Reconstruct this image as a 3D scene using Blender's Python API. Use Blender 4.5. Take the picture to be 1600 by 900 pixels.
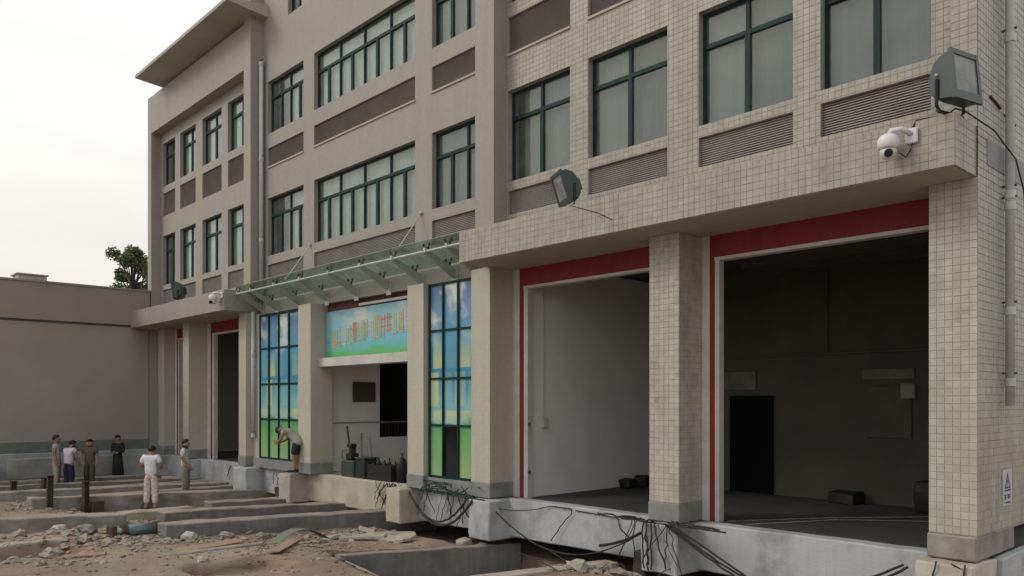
import bpy, bmesh, math, random
from mathutils import Vector, Matrix, noise
random.seed(7)
R = math.radians
sc = bpy.context.scene
for o in list(bpy.data.objects): bpy.data.objects.remove(o)

# ------------------------------------------------------------------ camera, sky, sun, exposure
cam = bpy.data.cameras.new('camera'); co = bpy.data.objects.new('camera', cam); sc.collection.objects.link(co)
cam.sensor_width = 36.0; cam.lens = 36.0 * 1261 / 1600
cam.shift_y = 178 / 1600.0                      # the photograph is cropped so that the horizon sits low
cam.clip_end = 3000; cam.clip_start = 0.1
co.location = (0, -9.95, 1.8)
co.rotation_euler = (R(90), 0, math.atan2(0.7308, 0.6826))
sc.camera = co
sc.render.resolution_x, sc.render.resolution_y = 1024, 576

SUN_EL, SUN_AZ = R(37), R(218)                   # azimuth clockwise from +Y: the light comes from the front left
w = bpy.data.worlds.new('World'); sc.world = w; w.use_nodes = True
nt = w.node_tree; nt.nodes.clear()
sky = nt.nodes.new('ShaderNodeTexSky'); sky.sky_type = 'NISHITA'; sky.sun_disc = False
sky.sun_elevation = SUN_EL; sky.sun_rotation = SUN_AZ; sky.dust_density = 6.0; sky.air_density = 1.4; sky.ozone_density = 1.0
geo = nt.nodes.new('ShaderNodeTexCoord')
sep = nt.nodes.new('ShaderNodeSeparateXYZ'); nt.links.new(geo.outputs['Generated'], sep.inputs[0])
ramp = nt.nodes.new('ShaderNodeValToRGB')        # thin bright cloud sheet, creamier towards the horizon
ramp.color_ramp.elements[0].position = 0.0; ramp.color_ramp.elements[0].color = (10.1, 9.5, 8.5, 1)
ramp.color_ramp.elements[1].position = 0.36; ramp.color_ramp.elements[1].color = (11.6, 11.6, 11.3, 1)
nt.links.new(sep.outputs[2], ramp.inputs[0])
mp = nt.nodes.new('ShaderNodeMapping'); mp.inputs['Scale'].default_value = (1.2, 1.2, 7)
nt.links.new(geo.outputs['Generated'], mp.inputs[0])
nz = nt.nodes.new('ShaderNodeTexNoise'); nz.inputs['Scale'].default_value = 2.2; nz.inputs['Detail'].default_value = 5
nt.links.new(mp.outputs[0], nz.inputs[0])
cr2 = nt.nodes.new('ShaderNodeValToRGB'); cr2.color_ramp.elements[0].position = .28; cr2.color_ramp.elements[0].color = (.80,)*3+(1,)
cr2.color_ramp.elements[1].position = .75; cr2.color_ramp.elements[1].color = (.95,)*3+(1,)
nt.links.new(nz.outputs[0], cr2.inputs[0])
mx = nt.nodes.new('ShaderNodeMixRGB'); nt.links.new(cr2.outputs[0], mx.inputs[0])
nt.links.new(sky.outputs[0], mx.inputs[1]); nt.links.new(ramp.outputs[0], mx.inputs[2])
bg = nt.nodes.new('ShaderNodeBackground'); bg.inputs['Strength'].default_value = 0.105
nt.links.new(mx.outputs[0], bg.inputs[0])
wo = nt.nodes.new('ShaderNodeOutputWorld'); nt.links.new(bg.outputs[0], wo.inputs[0])

sl = bpy.data.lights.new('sun', 'SUN'); sl.energy = 1.2; sl.angle = R(20); sl.color = (1.0, .93, .82)
so = bpy.data.objects.new('sun', sl); sc.collection.objects.link(so)
d = Vector((math.sin(SUN_AZ) * math.cos(SUN_EL), math.cos(SUN_AZ) * math.cos(SUN_EL), math.sin(SUN_EL)))
so.rotation_euler = d.to_track_quat('Z', 'Y').to_euler(); so.location = d * 60
vs = sc.view_settings; vs.view_transform = 'Standard'; vs.look = 'None'; vs.gamma = 1; vs.exposure = -0.12; vs.use_curve_mapping = False

# ------------------------------------------------------------------ materials
def nodes(name):
    m = bpy.data.materials.new(name); m.use_nodes = True
    n = m.node_tree; n.nodes.clear()
    out = n.nodes.new('ShaderNodeOutputMaterial'); p = n.nodes.new('ShaderNodeBsdfPrincipled')
    n.links.new(p.outputs[0], out.inputs[0])
    return m, n, p, out
def N(n, t, **kw):
    x = n.nodes.new(t)
    for k, v in kw.items(): setattr(x, k, v)
    return x
def c4(c): return (c[0], c[1], c[2], 1)
def mixcol(n, fac, a, b, mode='MIX'):
    m = N(n, 'ShaderNodeMixRGB', blend_type=mode)
    for i, v in ((0, fac), (1, a), (2, b)):
        if hasattr(v, 'is_output'): n.links.new(v, m.inputs[i])
        else: m.inputs[i].default_value = v if i == 0 else c4(v)
    return m.outputs[0]
def pos(n, scale=(1, 1, 1)):
    g = N(n, 'ShaderNodeNewGeometry'); mpn = N(n, 'ShaderNodeMapping'); mpn.inputs['Scale'].default_value = scale
    n.links.new(g.outputs['Position'], mpn.inputs[0]); return mpn.outputs[0]
def noi(n, vec, s, det=4, rough=.6):
    x = N(n, 'ShaderNodeTexNoise'); x.inputs['Scale'].default_value = s; x.inputs['Detail'].default_value = det; x.inputs['Roughness'].default_value = rough
    n.links.new(vec, x.inputs['Vector']); return x.outputs[0]
def rampf(n, fac, p0, p1, c0=(0, 0, 0), c1=(1, 1, 1)):
    r = N(n, 'ShaderNodeValToRGB'); e = r.color_ramp.elements
    e[0].position = p0; e[0].color = c4(c0); e[1].position = p1; e[1].color = c4(c1); n.links.new(fac, r.inputs[0]); return r.outputs[0]
def bump(n, p, h, strength=.3, dist=.01):
    b = N(n, 'ShaderNodeBump'); b.inputs['Strength'].default_value = strength; b.inputs['Distance'].default_value = dist
    n.links.new(h, b.inputs['Height']); n.links.new(b.outputs[0], p.inputs['Normal'])
MATS = {}
def surf(name, col, dark=None, rough=.8, s=3.0, stretch=(1, 1, 1), bs=40, bstr=.25, amt=(.3, .75), spec=.3, metal=0, streak=0):
    """plain surface: base colour, noise-shaped dirt towards a second colour, fine bump, optional rain streaks"""
    if name in MATS: return MATS[name]
    m, n, p, out = nodes(name); MATS[name] = m
    dark = dark or tuple(c * .72 for c in col)
    v = pos(n, stretch)
    f = rampf(n, noi(n, v, s, 6, .65), amt[0], amt[1])
    c = mixcol(n, f, dark, col)
    if streak:
        v2 = pos(n, (9, 9, .35)); f2 = rampf(n, noi(n, v2, 1.0, 5, .7), .38, .62)
        c = mixcol(n, streak, c, mixcol(n, f2, tuple(x * .62 for x in col), col), 'MIX')
    n.links.new(c, p.inputs['Base Color'])
    p.inputs['Roughness'].default_value = rough; p.inputs['Specular IOR Level'].default_value = spec; p.inputs['Metallic'].default_value = metal
    if bstr: bump(n, p, noi(n, pos(n), bs, 5, .65), bstr, .01)
    return m
def dusty(m, col=(.36, .30, .23), amt=.75):
    n = m.node_tree; p = next(x for x in n.nodes if x.type == 'BSDF_PRINCIPLED'); l = p.inputs['Base Color'].links[0]; src = l.from_socket
    g = N(n, 'ShaderNodeNewGeometry'); s1 = N(n, 'ShaderNodeSeparateXYZ'); n.links.new(g.outputs['Normal'], s1.inputs[0])
    f = rampf(n, s1.outputs[2], .35, .9, (0, 0, 0), (amt,)*3); k = rampf(n, noi(n, pos(n), 2.2, 6, .7), .3, .62, (.25,)*3)
    n.links.new(mixcol(n, mixcol(n, 1, f, k, 'MULTIPLY'), src, col), p.inputs['Base Color']); return m
def tilemat(name, col, grout, pitch=.095, relief=True):
    """small square glazed tiles, laid out on world position (used where tiles are too far to pick apart)"""
    m, n, p, out = nodes(name); MATS[name] = m
    g = N(n, 'ShaderNodeNewGeometry'); s1 = N(n, 'ShaderNodeSeparateXYZ'); n.links.new(g.outputs['Position'], s1.inputs[0])
    ad = N(n, 'ShaderNodeMath', operation='ADD'); n.links.new(s1.outputs[0], ad.inputs[0]); n.links.new(s1.outputs[1], ad.inputs[1])
    cb = N(n, 'ShaderNodeCombineXYZ'); n.links.new(ad.outputs[0], cb.inputs[0]); n.links.new(s1.outputs[2], cb.inputs[1])
    b = N(n, 'ShaderNodeTexBrick'); b.offset = 0; b.squash = 1
    b.inputs['Scale'].default_value = 1; b.inputs['Brick Width'].default_value = pitch; b.inputs['Row Height'].default_value = pitch
    b.inputs['Mortar Size'].default_value = .004; b.inputs['Mortar Smooth'].default_value = .2; b.inputs['Bias'].default_value = 0
    b.inputs['Color1'].default_value = c4(col); b.inputs['Color2'].default_value = c4(tuple(x * .94 for x in col)); b.inputs['Mortar'].default_value = c4(grout)
    n.links.new(cb.outputs[0], b.inputs['Vector'])
    v2 = pos(n, (5, 5, .3)); f2 = rampf(n, noi(n, v2, 1.0, 5, .7), .35, .65, (.74, .73, .71))
    v3 = pos(n); f3 = rampf(n, noi(n, v3, .55, 4, .6), .3, .7, (.94, .935, .93))
    c = mixcol(n, 1.0, mixcol(n, .28, b.outputs['Color'], f2, 'MULTIPLY'), f3, 'MULTIPLY')
    n.links.new(c, p.inputs['Base Color']); p.inputs['Roughness'].default_value = .55; p.inputs['Specular IOR Level'].default_value = .35
    if relief: bump(n, p, b.outputs['Fac'], -.25, .004)
    return m
TILE = (.362, .350, .308); GROUT = (.30, .288, .254)
M_tile = tilemat('facade_tile_far', TILE, GROUT)
M_tile_l = tilemat('facade_tile_left', (.300, .285, .260), (.272, .258, .236))
M_tile_c = tilemat('column_tile', (.462, .438, .380), (.415, .393, .34))
def tile_single(name, TILE):
    m, n, p, out = nodes(name)
    g = N(n, 'ShaderNodeNewGeometry'); sn = N(n, 'ShaderNodeVectorMath', operation='SNAP'); sn.inputs[1].default_value = (.0951, .0951, .0951)
    n.links.new(g.outputs['Position'], sn.inputs[0])
    wn = N(n, 'ShaderNodeTexWhiteNoise', noise_dimensions='3D'); n.links.new(sn.outputs[0], wn.inputs['Vector'])
    c = mixcol(n, wn.outputs[0], tuple(x * .88 for x in TILE), tuple(x * 1.05 for x in TILE))
    v2 = pos(n, (6, 6, .3)); f2 = rampf(n, noi(n, v2, 1.0, 5, .7), .32, .62, (.70, .69, .67))
    f3 = rampf(n, noi(n, pos(n), 1.3, 6, .7), .3, .62, (.78, .77, .75))
    c = mixcol(n, 1.0, mixcol(n, .6, c, f2, 'MULTIPLY'), f3, 'MULTIPLY')
    n.links.new(c, p.inputs['Base Color']); p.inputs['Roughness'].default_value = .45; p.inputs['Specular IOR Level'].default_value = .4
    bump(n, p, noi(n, pos(n), 30, 3), .08, .01)
    return m
M_tile1 = tile_single('facade_tile', TILE); M_tile2 = tile_single('column_tile_near', tuple(x*1.27 for x in TILE))
M_grout = surf('grout', (.318, .305, .270), rough=.95, s=6)
M_wall_n = surf('neighbour_render', (.318, .294, .262), (.268, .248, .222), s=.5, streak=.0, rough=.9)
M_wall_n2 = surf('neighbour_parapet', (.285, .26, .23), (.235, .215, .19), s=.6, streak=.0, rough=.9)
M_greenband_shadow = surf('faded_grey_green_paint_and_shadow', (.16, .18, .175), (.10, .115, .11), s=1.2, rough=.9)
M_palebase = surf('pale_footing', (.40, .41, .41), (.22, .23, .23), s=.9, rough=.9)
M_conc = surf('concrete', (.33, .31, .285), (.125, .115, .105), s=1.9, rough=.92, bs=25, bstr=.5)
M_conc_d = surf('weathered_concrete', (.225, .22, .215), (.085, .084, .084), s=1.7, rough=.92, bs=20, bstr=.6, streak=.35)
M_conc_l = surf('pale_concrete', (.50, .48, .44), (.28, .26, .23), s=1.6, rough=.9, bs=25, bstr=.5)
for _m in (M_conc, M_conc_d, M_conc_l): dusty(_m)
M_white = surf('limewashed_concrete', (.40, .415, .435), (.225, .225, .225), s=1.5, rough=.9, bs=14, bstr=.6, amt=(.34, .56), streak=.18)
M_cream = surf('cream_concrete', (.45, .42, .335), (.29, .265, .21), s=1.2, rough=.9, bs=14, bstr=.45, amt=(.28, .6), streak=.12)
M_plinth = surf('grey_plinth', (.255, .265, .26), (.16, .165, .16), s=2.5, rough=.9)
M_soffit = surf('soffit_paint', (.42, .39, .34), (.34, .31, .27), s=.8, rough=.9)
M_paint = surf('white_door_paint', (.58, .56, .55), (.42, .40, .39), s=2, rough=.6)
M_red = surf('red_door_paint', (.26, .026, .038), (.15, .016, .024), s=1.6, rough=.6, bstr=.1, streak=.35)
M_green = surf('dark_green_aluminium', (.012, .042, .039), (.008, .026, .025), s=3, rough=.5, bstr=0, spec=.12)
M_louv = surf('brown_louvre', (.42, .40, .385), (.30, .288, .278), s=2, rough=.8)
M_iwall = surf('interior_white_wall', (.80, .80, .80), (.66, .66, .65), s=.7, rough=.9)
M_idark = surf('gloom_dark_wall', (.084, .078, .068), (.055, .05, .044), s=.8, rough=.9)  # very dark tone puts the gloom of the deep bays into the colour
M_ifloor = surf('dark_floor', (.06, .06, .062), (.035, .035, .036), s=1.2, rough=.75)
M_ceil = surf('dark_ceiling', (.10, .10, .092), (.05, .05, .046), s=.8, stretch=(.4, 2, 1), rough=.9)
M_black = surf('black_plastic', (.02, .02, .021), rough=.5, bstr=0)
M_cable = surf('black_cable', (.018, .018, .02), (.03, .028, .026), rough=.6, bstr=0)
M_steel = surf('dark_steel', (.07, .072, .07), (.09, .06, .045), rough=.6, metal=.3, s=6)
M_galv = surf('galvanised_steel', (.44, .48, .46), (.32, .36, .34), rough=.5, metal=.3, s=4)
M_pipe = surf('grey_plastic_pipe', (.50, .52, .54), (.40, .41, .43), rough=.45, bstr=0, s=2)
M_jack = surf('teal_jack_paint', (.17, .25, .26), (.10, .14, .145), rough=.45, s=5)
M_rust = surf('rusty_steel', (.075, .055, .042), (.04, .03, .024), rough=.9, s=5)
M_wood = surf('weathered_board', (.36, .27, .18), (.22, .16, .11), rough=.9, s=2, stretch=(1, 6, 6))
M_machine = surf('olive_machine_paint', (.055, .07, .055), (.03, .038, .03), rough=.5, s=4)
M_flood = surf('floodlight_housing', (.035, .055, .055), (.022, .036, .036), rough=.4, s=6, bstr=.05, spec=.5)
M_camw = surf('white_camera_plastic', (.66, .66, .68), (.55, .55, .57), rough=.35, bstr=0)
M_tarp = surf('pale_blue_tarpaulin', (.33, .37, .42), (.24, .25, .30), rough=.6, s=2)
M_band = surf('grey_violet_tile_band', (.25, .245, .265), (.2, .195, .21), rough=.6, s=4)
M_curt = [surf('curtain_%s' % a, c, tuple(x * .9 for x in c), s=4, stretch=(2, 2, .15), rough=.95, bstr=0) for a, c in
          (('grey', (.155, .172, .178)), ('pale', (.43, .46, .44)), ('lilac', (.095, .104, .113)), ('green', (.37, .42, .40)))]

def glassmat(name, tint, gl=(1, 1, 1), ior=1.55, dirt=.06, rough=.015):
    m, n, p, out = nodes(name); n.nodes.remove(p)
    tr = N(n, 'ShaderNodeBsdfTransparent'); tr.inputs[0].default_value = c4(tint)
    go = N(n, 'ShaderNodeBsdfGlossy'); go.inputs[0].default_value = c4(gl); go.inputs['Roughness'].default_value = rough
    lw = N(n, 'ShaderNodeLayerWeight'); lw.inputs['Blend'].default_value = .5; f0 = ((ior-1)/(ior+1))**2
    pw = N(n, 'ShaderNodeMath', operation='POWER'); n.links.new(lw.outputs['Facing'], pw.inputs[0]); pw.inputs[1].default_value = 5
    fr = N(n, 'ShaderNodeMath', operation='MULTIPLY_ADD'); n.links.new(pw.outputs[0], fr.inputs[0]); fr.inputs[1].default_value = 1-f0; fr.inputs[2].default_value = f0
    ms = N(n, 'ShaderNodeMixShader'); n.links.new(fr.outputs[0], ms.inputs[0]); n.links.new(tr.outputs[0], ms.inputs[1]); n.links.new(go.outputs[0], ms.inputs[2])
    df = N(n, 'ShaderNodeBsdfDiffuse'); df.inputs[0].default_value = (.42, .44, .42, 1)
    f = rampf(n, noi(n, pos(n), 2.5, 5), .3, .8, (dirt * .4,) * 3, (dirt * 2,) * 3)
    m2 = N(n, 'ShaderNodeMixShader'); n.links.new(f, m2.inputs[0]); n.links.new(ms.outputs[0], m2.inputs[1]); n.links.new(df.outputs[0], m2.inputs[2])
    n.links.new(m2.outputs[0], out.inputs[0]); return m
M_glass = glassmat('window_glass', (.88, .93, .92), ior=1.52)
M_glass_c = glassmat('canopy_glass', (.74, .84, .79), ior=1.5, dirt=.22)
M_glass_f = glassmat('floodlight_glass', (.5, .52, .52), ior=1.6, dirt=.4)

def mural_mat():
    """printed film: grass, pale yellow towers, blue sky with clouds"""
    m, n, p, out = nodes('printed_mural_film')
    g = N(n, 'ShaderNodeNewGeometry'); s1 = N(n, 'ShaderNodeSeparateXYZ'); n.links.new(g.outputs['Position'], s1.inputs[0])
    nz1 = noi(n, pos(n, (1, 0, 1)), 1.6, 3)
    ad = N(n, 'ShaderNodeMath', operation='MULTIPLY_ADD'); n.links.new(nz1, ad.inputs[0]); ad.inputs[1].default_value = 1.1; n.links.new(s1.outputs[2], ad.inputs[2])
    mr = N(n, 'ShaderNodeMapRange'); mr.inputs[1].default_value = .55; mr.inputs[2].default_value = 5.0; n.links.new(ad.outputs[0], mr.inputs[0])
    r = N(n, 'ShaderNodeValToRGB'); e = r.color_ramp.elements
    e[0].position = 0; e[0].color = (.30, .44, .22, 1); e[1].position = 1; e[1].color = (.05, .13, .30, 1)
    for p_, c_ in ((.22, (.15, .36, .13)), (.285, (.08, .30, .13)), (.31, (.30, .46, .45)), (.42, (.12, .38, .50)), (.55, (.025, .22, .40)), (.70, (.05, .28, .46)), (.86, (.12, .26, .42))):
        x = e.new(p_); x.color = c4(c_)
    n.links.new(mr.outputs[0], r.inputs[0])
    # towers
    br = N(n, 'ShaderNodeTexBrick'); br.offset = .37; br.squash = 1; br.inputs['Scale'].default_value = 1; br.inputs['Brick Width'].default_value = .46; br.inputs['Row Height'].default_value = .83
    br.inputs['Mortar Size'].default_value = .06; br.inputs['Mortar Smooth'].default_value = .5; br.inputs['Color1'].default_value = (1, 1, 1, 1); br.inputs['Color2'].default_value = (0, 0, 0, 1); br.inputs['Mortar'].default_value = (0, 0, 0, 1); br.inputs['Bias'].default_value = -.1
    cb = N(n, 'ShaderNodeCombineXYZ'); n.links.new(s1.outputs[0], cb.inputs[0]); n.links.new(s1.outputs[2], cb.inputs[1]); n.links.new(cb.outputs[0], br.inputs['Vector'])
    lo = N(n, 'ShaderNodeMapRange'); lo.inputs[1].default_value = 1.35; lo.inputs[2].default_value = 1.5; n.links.new(s1.outputs[2], lo.inputs[0])
    hi = N(n, 'ShaderNodeMapRange'); hi.inputs[1].default_value = 3.35; hi.inputs[2].default_value = 2.7; n.links.new(s1.outputs[2], hi.inputs[0])
    m1 = N(n, 'ShaderNodeMath', operation='MULTIPLY'); n.links.new(lo.outputs[0], m1.inputs[0]); n.links.new(hi.outputs[0], m1.inputs[1])
    m2 = N(n, 'ShaderNodeMath', operation='MULTIPLY'); n.links.new(m1.outputs[0], m2.inputs[0]); n.links.new(br.outputs['Color'], m2.inputs[1])
    m3 = N(n, 'ShaderNodeMath', operation='MULTIPLY'); n.links.new(m2.outputs[0], m3.inputs[0]); m3.inputs[1].default_value = .75
    c = mixcol(n, m3.outputs[0], r.outputs[0], (.55, .58, .22))
    cl = rampf(n, noi(n, pos(n, (1, 0, 1.3)), 1.3, 3, .5), .50, .64)
    up = N(n, 'ShaderNodeMapRange'); up.inputs[1].default_value = 2.9; up.inputs[2].default_value = 3.6; n.links.new(s1.outputs[2], up.inputs[0])
    m4 = N(n, 'ShaderNodeMath', operation='MULTIPLY'); n.links.new(cl, m4.inputs[0]); n.links.new(up.outputs[0], m4.inputs[1])
    c = mixcol(n, m4.outputs[0], c, (.60, .64, .64))
    c = mixcol(n, .05, mixcol(n, 1, c, (.98, .98, .96), 'MULTIPLY'), (.42, .45, .42))
    n.links.new(c, p.inputs['Base Color']); p.inputs['Roughness'].default_value = .3; p.inputs['Specular IOR Level'].default_value = .5
    return m
M_mural = mural_mat()
def sign_mat():
    m, n, p, out = nodes('printed_banner')
    g = N(n, 'ShaderNodeNewGeometry'); s1 = N(n, 'ShaderNodeSeparateXYZ'); n.links.new(g.outputs['Position'], s1.inputs[0])
    nz1 = noi(n, pos(n, (.6, 0, 1)), 2.0, 2)
    ad = N(n, 'ShaderNodeMath', operation='MULTIPLY_ADD'); n.links.new(nz1, ad.inputs[0]); ad.inputs[1].default_value = .35; n.links.new(s1.outputs[2], ad.inputs[2])
    mr = N(n, 'ShaderNodeMapRange'); mr.inputs[1].default_value = 3.05; mr.inputs[2].default_value = 4.45; n.links.new(ad.outputs[0], mr.inputs[0])
    r = N(n, 'ShaderNodeValToRGB'); e = r.color_ramp.elements
    e[0].position = 0; e[0].color = (.10, .33, .08, 1); e[1].position = 1; e[1].color = (.12, .30, .45, 1)
    for p_, c_ in ((.15, (.10, .40, .16)), (.23, (.12, .42, .40)), (.40, (.16, .42, .58)), (.62, (.20, .46, .58)), (.8, (.26, .45, .52))):
        x = e.new(p_); x.color = c4(c_)
    n.links.new(mr.outputs[0], r.inputs[0])
    cl = rampf(n, noi(n, pos(n, (.8, 0, 1.6)), 1.1, 4, .55), .46, .62)
    up = N(n, 'ShaderNodeMapRange'); up.inputs[1].default_value = 3.5; up.inputs[2].default_value = 3.9; n.links.new(s1.outputs[2], up.inputs[0])
    m4 = N(n, 'ShaderNodeMath', operation='MULTIPLY'); n.links.new(cl, m4.inputs[0]); n.links.new(up.outputs[0], m4.inputs[1])
    c = mixcol(n, m4.outputs[0], r.outputs[0], (.50, .54, .53))
    n.links.new(c, p.inputs['Base Color']); p.inputs['Roughness'].default_value = .5
    return m
M_sign = sign_mat()
def ground_mat():
    m, n, p, out = nodes('sandy_site_ground')
    v = pos(n)
    a = rampf(n, noi(n, v, .35, 6, .65), .36, .62)
    c = mixcol(n, a, (.22, .160, .120), (.36, .285, .218))
    b = rampf(n, noi(n, pos(n, (1, .35, 1)), 1.3, 7, .7), .44, .66)
    c = mixcol(n, mixcol(n, .55, b, (0, 0, 0), 'MULTIPLY'), c, (.40, .36, .315))
    k = rampf(n, noi(n, v, 2.4, 7, .72), .52, .68)
    c = mixcol(n, mixcol(n, .6, k, (0, 0, 0), 'MULTIPLY'), c, (.12, .085, .062))
    g = N(n, 'ShaderNodeNewGeometry'); s1 = N(n, 'ShaderNodeSeparateXYZ'); n.links.new(g.outputs['Normal'], s1.inputs[0])
    st = rampf(n, s1.outputs[2], .55, .93, (1, 1, 1), (0, 0, 0))     # bare brown earth on cut slopes
    c = mixcol(n, st, c, (.15, .09, .06))
    n.links.new(c, p.inputs['Base Color']); p.inputs['Roughness'].default_value = .95; p.inputs['Specular IOR Level'].default_value = .15
    hh = N(n, 'ShaderNodeMath', operation='ADD'); n.links.new(noi(n, v, 9, 8, .75), hh.inputs[0]); n.links.new(noi(n, v, 45, 3, .6), hh.inputs[1])
    bump(n, p, hh.outputs[0], .9, .035)
    return m
M_ground = ground_mat()
def plain(name, col, rough=.8): return surf(name, col, tuple(x * .74 for x in col), rough=rough, s=9, bs=11, bstr=.5)

# ------------------------------------------------------------------ mesh helpers
class MB:
    def __init__(s): s.v = []; s.f = []
    def quad(s, a, b, c, d_):
        i = len(s.v); s.v += [tuple(a), tuple(b), tuple(c), tuple(d_)]; s.f.append((i, i+1, i+2, i+3)); return s
    def box(s, x0, x1, y0, y1, z0, z1, skip=()):
        i = len(s.v)
        s.v += [(x0,y0,z0),(x1,y0,z0),(x1,y1,z0),(x0,y1,z0),(x0,y0,z1),(x1,y0,z1),(x1,y1,z1),(x0,y1,z1)]
        F = {'b':(0,3,2,1),'t':(4,5,6,7),'f':(0,1,5,4),'r':(1,2,6,5),'k':(2,3,7,6),'l':(3,0,4,7)}
        s.f += [tuple(i+j for j in q) for k, q in F.items() if k not in skip]; return s
    def bevbox(s, x0, x1, y0, y1, z0, z1, b=.01, jit=0):
        bm = bmesh.new(); bmesh.ops.create_cube(bm, size=1)
        bmesh.ops.transform(bm, verts=bm.verts, matrix=Matrix.Translation(((x0+x1)/2,(y0+y1)/2,(z0+z1)/2)) @ Matrix.Diagonal((x1-x0,y1-y0,z1-z0,1)))
        bmesh.ops.bevel(bm, geom=bm.edges[:], offset=b, segments=1, affect='EDGES', profile=.5)
        return s.add(bm, jit)
    def add(s, bm, jit=0):
        i = len(s.v); bm.verts.index_update()
        s.v += [tuple(v.co + Vector([random.uniform(-jit, jit) for _ in range(3)]) if jit else v.co) for v in bm.verts]
        s.f += [tuple(i + v.index for v in f.verts) for f in bm.faces]; bm.free(); return s
    def tube(s, pts, r, n=8, cap=True):
        pts = [Vector(p) for p in pts]; rs = r if isinstance(r, (list, tuple)) else [r]*len(pts)
        i0 = len(s.v); up = Vector((0, 0, 1))
        for k, p in enumerate(pts):
            t = (pts[min(k+1, len(pts)-1)] - pts[max(k-1, 0)]).normalized()
            a = t.cross(up if abs(t.z) < .95 else Vector((1, 0, 0))).normalized(); b = t.cross(a)
            for j in range(n):
                an = 2*math.pi*j/n; s.v.append(tuple(p + (a*math.cos(an) + b*math.sin(an))*rs[k]))
        for k in range(len(pts)-1):
            for j in range(n):
                s.f.append((i0+k*n+j, i0+k*n+(j+1)%n, i0+(k+1)*n+(j+1)%n, i0+(k+1)*n+j))
        if cap:
            s.f.append(tuple(i0+j for j in range(n))); s.f.append(tuple(i0+(len(pts)-1)*n+j for j in reversed(range(n))))
        return s
    def ico(s, c, r, sub=1, sc_=(1, 1, 1), jit=0):
        bm = bmesh.new(); bmesh.ops.create_icosphere(bm, subdivisions=sub, radius=r)
        rot = Matrix.Rotation(random.uniform(0, 6.28), 4, Vector([random.uniform(-1, 1) for _ in range(3)]).normalized()) if jit else Matrix.Identity(4)
        bmesh.ops.transform(bm, verts=bm.verts, matrix=Matrix.Translation(c) @ Matrix.Diagonal((*sc_, 1)) @ rot)
        return s.add(bm, jit*r)
    def xf(s, m):
        s.v = [tuple(m @ Vector(v)) for v in s.v]; return s
    def build(s, name, mat, parent=None, loc=None, smooth=False, kind=None):
        me = bpy.data.meshes.new(name); me.from_pydata(s.v, [], s.f); me.update()
        bm = bmesh.new(); bm.from_mesh(me); bmesh.ops.recalc_face_normals(bm, faces=bm.faces); bm.to_mesh(me); bm.free()
        for m in (mat if isinstance(mat, list) else [mat]): me.materials.append(m)
        if smooth:
            for p in me.polygons: p.use_smooth = True
        o = bpy.data.objects.new(name, me); sc.collection.objects.link(o)
        if parent is not None: attach(o, parent)
        if loc: o.location = loc
        if kind: o['kind'] = kind
        return o
ROOT = {}
def world_of(o):
    m = Matrix.LocRotScale(o.location, o.rotation_euler, o.scale)
    return (world_of(o.parent) @ o.matrix_parent_inverse @ m) if o.parent else m
def attach(o, parent):
    o.parent = parent; o.matrix_parent_inverse = world_of(parent).inverted()
def thing(name, label, cat, loc=(0, 0, 0), group=None):
    o = bpy.data.objects.new(name, None); sc.collection.objects.link(o); o.location = loc; o.empty_display_size = .2
    return tag(o, label, cat, group)
def tag(o, label, cat, group=None):
    o['label'] = label; o['category'] = cat
    if group: o['group'] = group
    return o
def inst(name, mesh, parent, loc=(0, 0, 0), rot=None):
    o = bpy.data.objects.new(name, mesh); sc.collection.objects.link(o); attach(o, parent); o.location = loc
    if rot: o.rotation_euler = rot
    return o
def wall_holes(mb, x0, x1, z0, z1, y0, y1, holes):
    xs = sorted({x0, x1, *[h[0] for h in holes], *[h[1] for h in holes]}); zs = sorted({z0, z1, *[h[2] for h in holes], *[h[3] for h in holes]})
    for i in range(len(xs)-1):
        for j in range(len(zs)-1):
            cx, cz = (xs[i]+xs[i+1])/2, (zs[j]+zs[j+1])/2
            if any(h[0] < cx < h[1] and h[2] < cz < h[3] for h in holes): continue
            a, b, c, d_ = xs[i], xs[i+1], zs[j], zs[j+1]
            mb.quad((a,y0,c),(b,y0,c),(b,y0,d_),(a,y0,d_)); mb.quad((b,y1,c),(a,y1,c),(a,y1,d_),(b,y1,d_))
    for h in holes + [(x0, x1, z0, z1)]:
        a, b, c, d_ = h
        mb.quad((a,y0,c),(a,y1,c),(a,y1,d_),(a,y0,d_)); mb.quad((b,y0,c),(b,y1,c),(b,y1,d_),(b,y0,d_))
        mb.quad((a,y0,c),(b,y0,c),(b,y1,c),(a,y1,c)); mb.quad((a,y0,d_),(b,y0,d_),(b,y1,d_),(a,y1,d_))
    return mb
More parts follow.
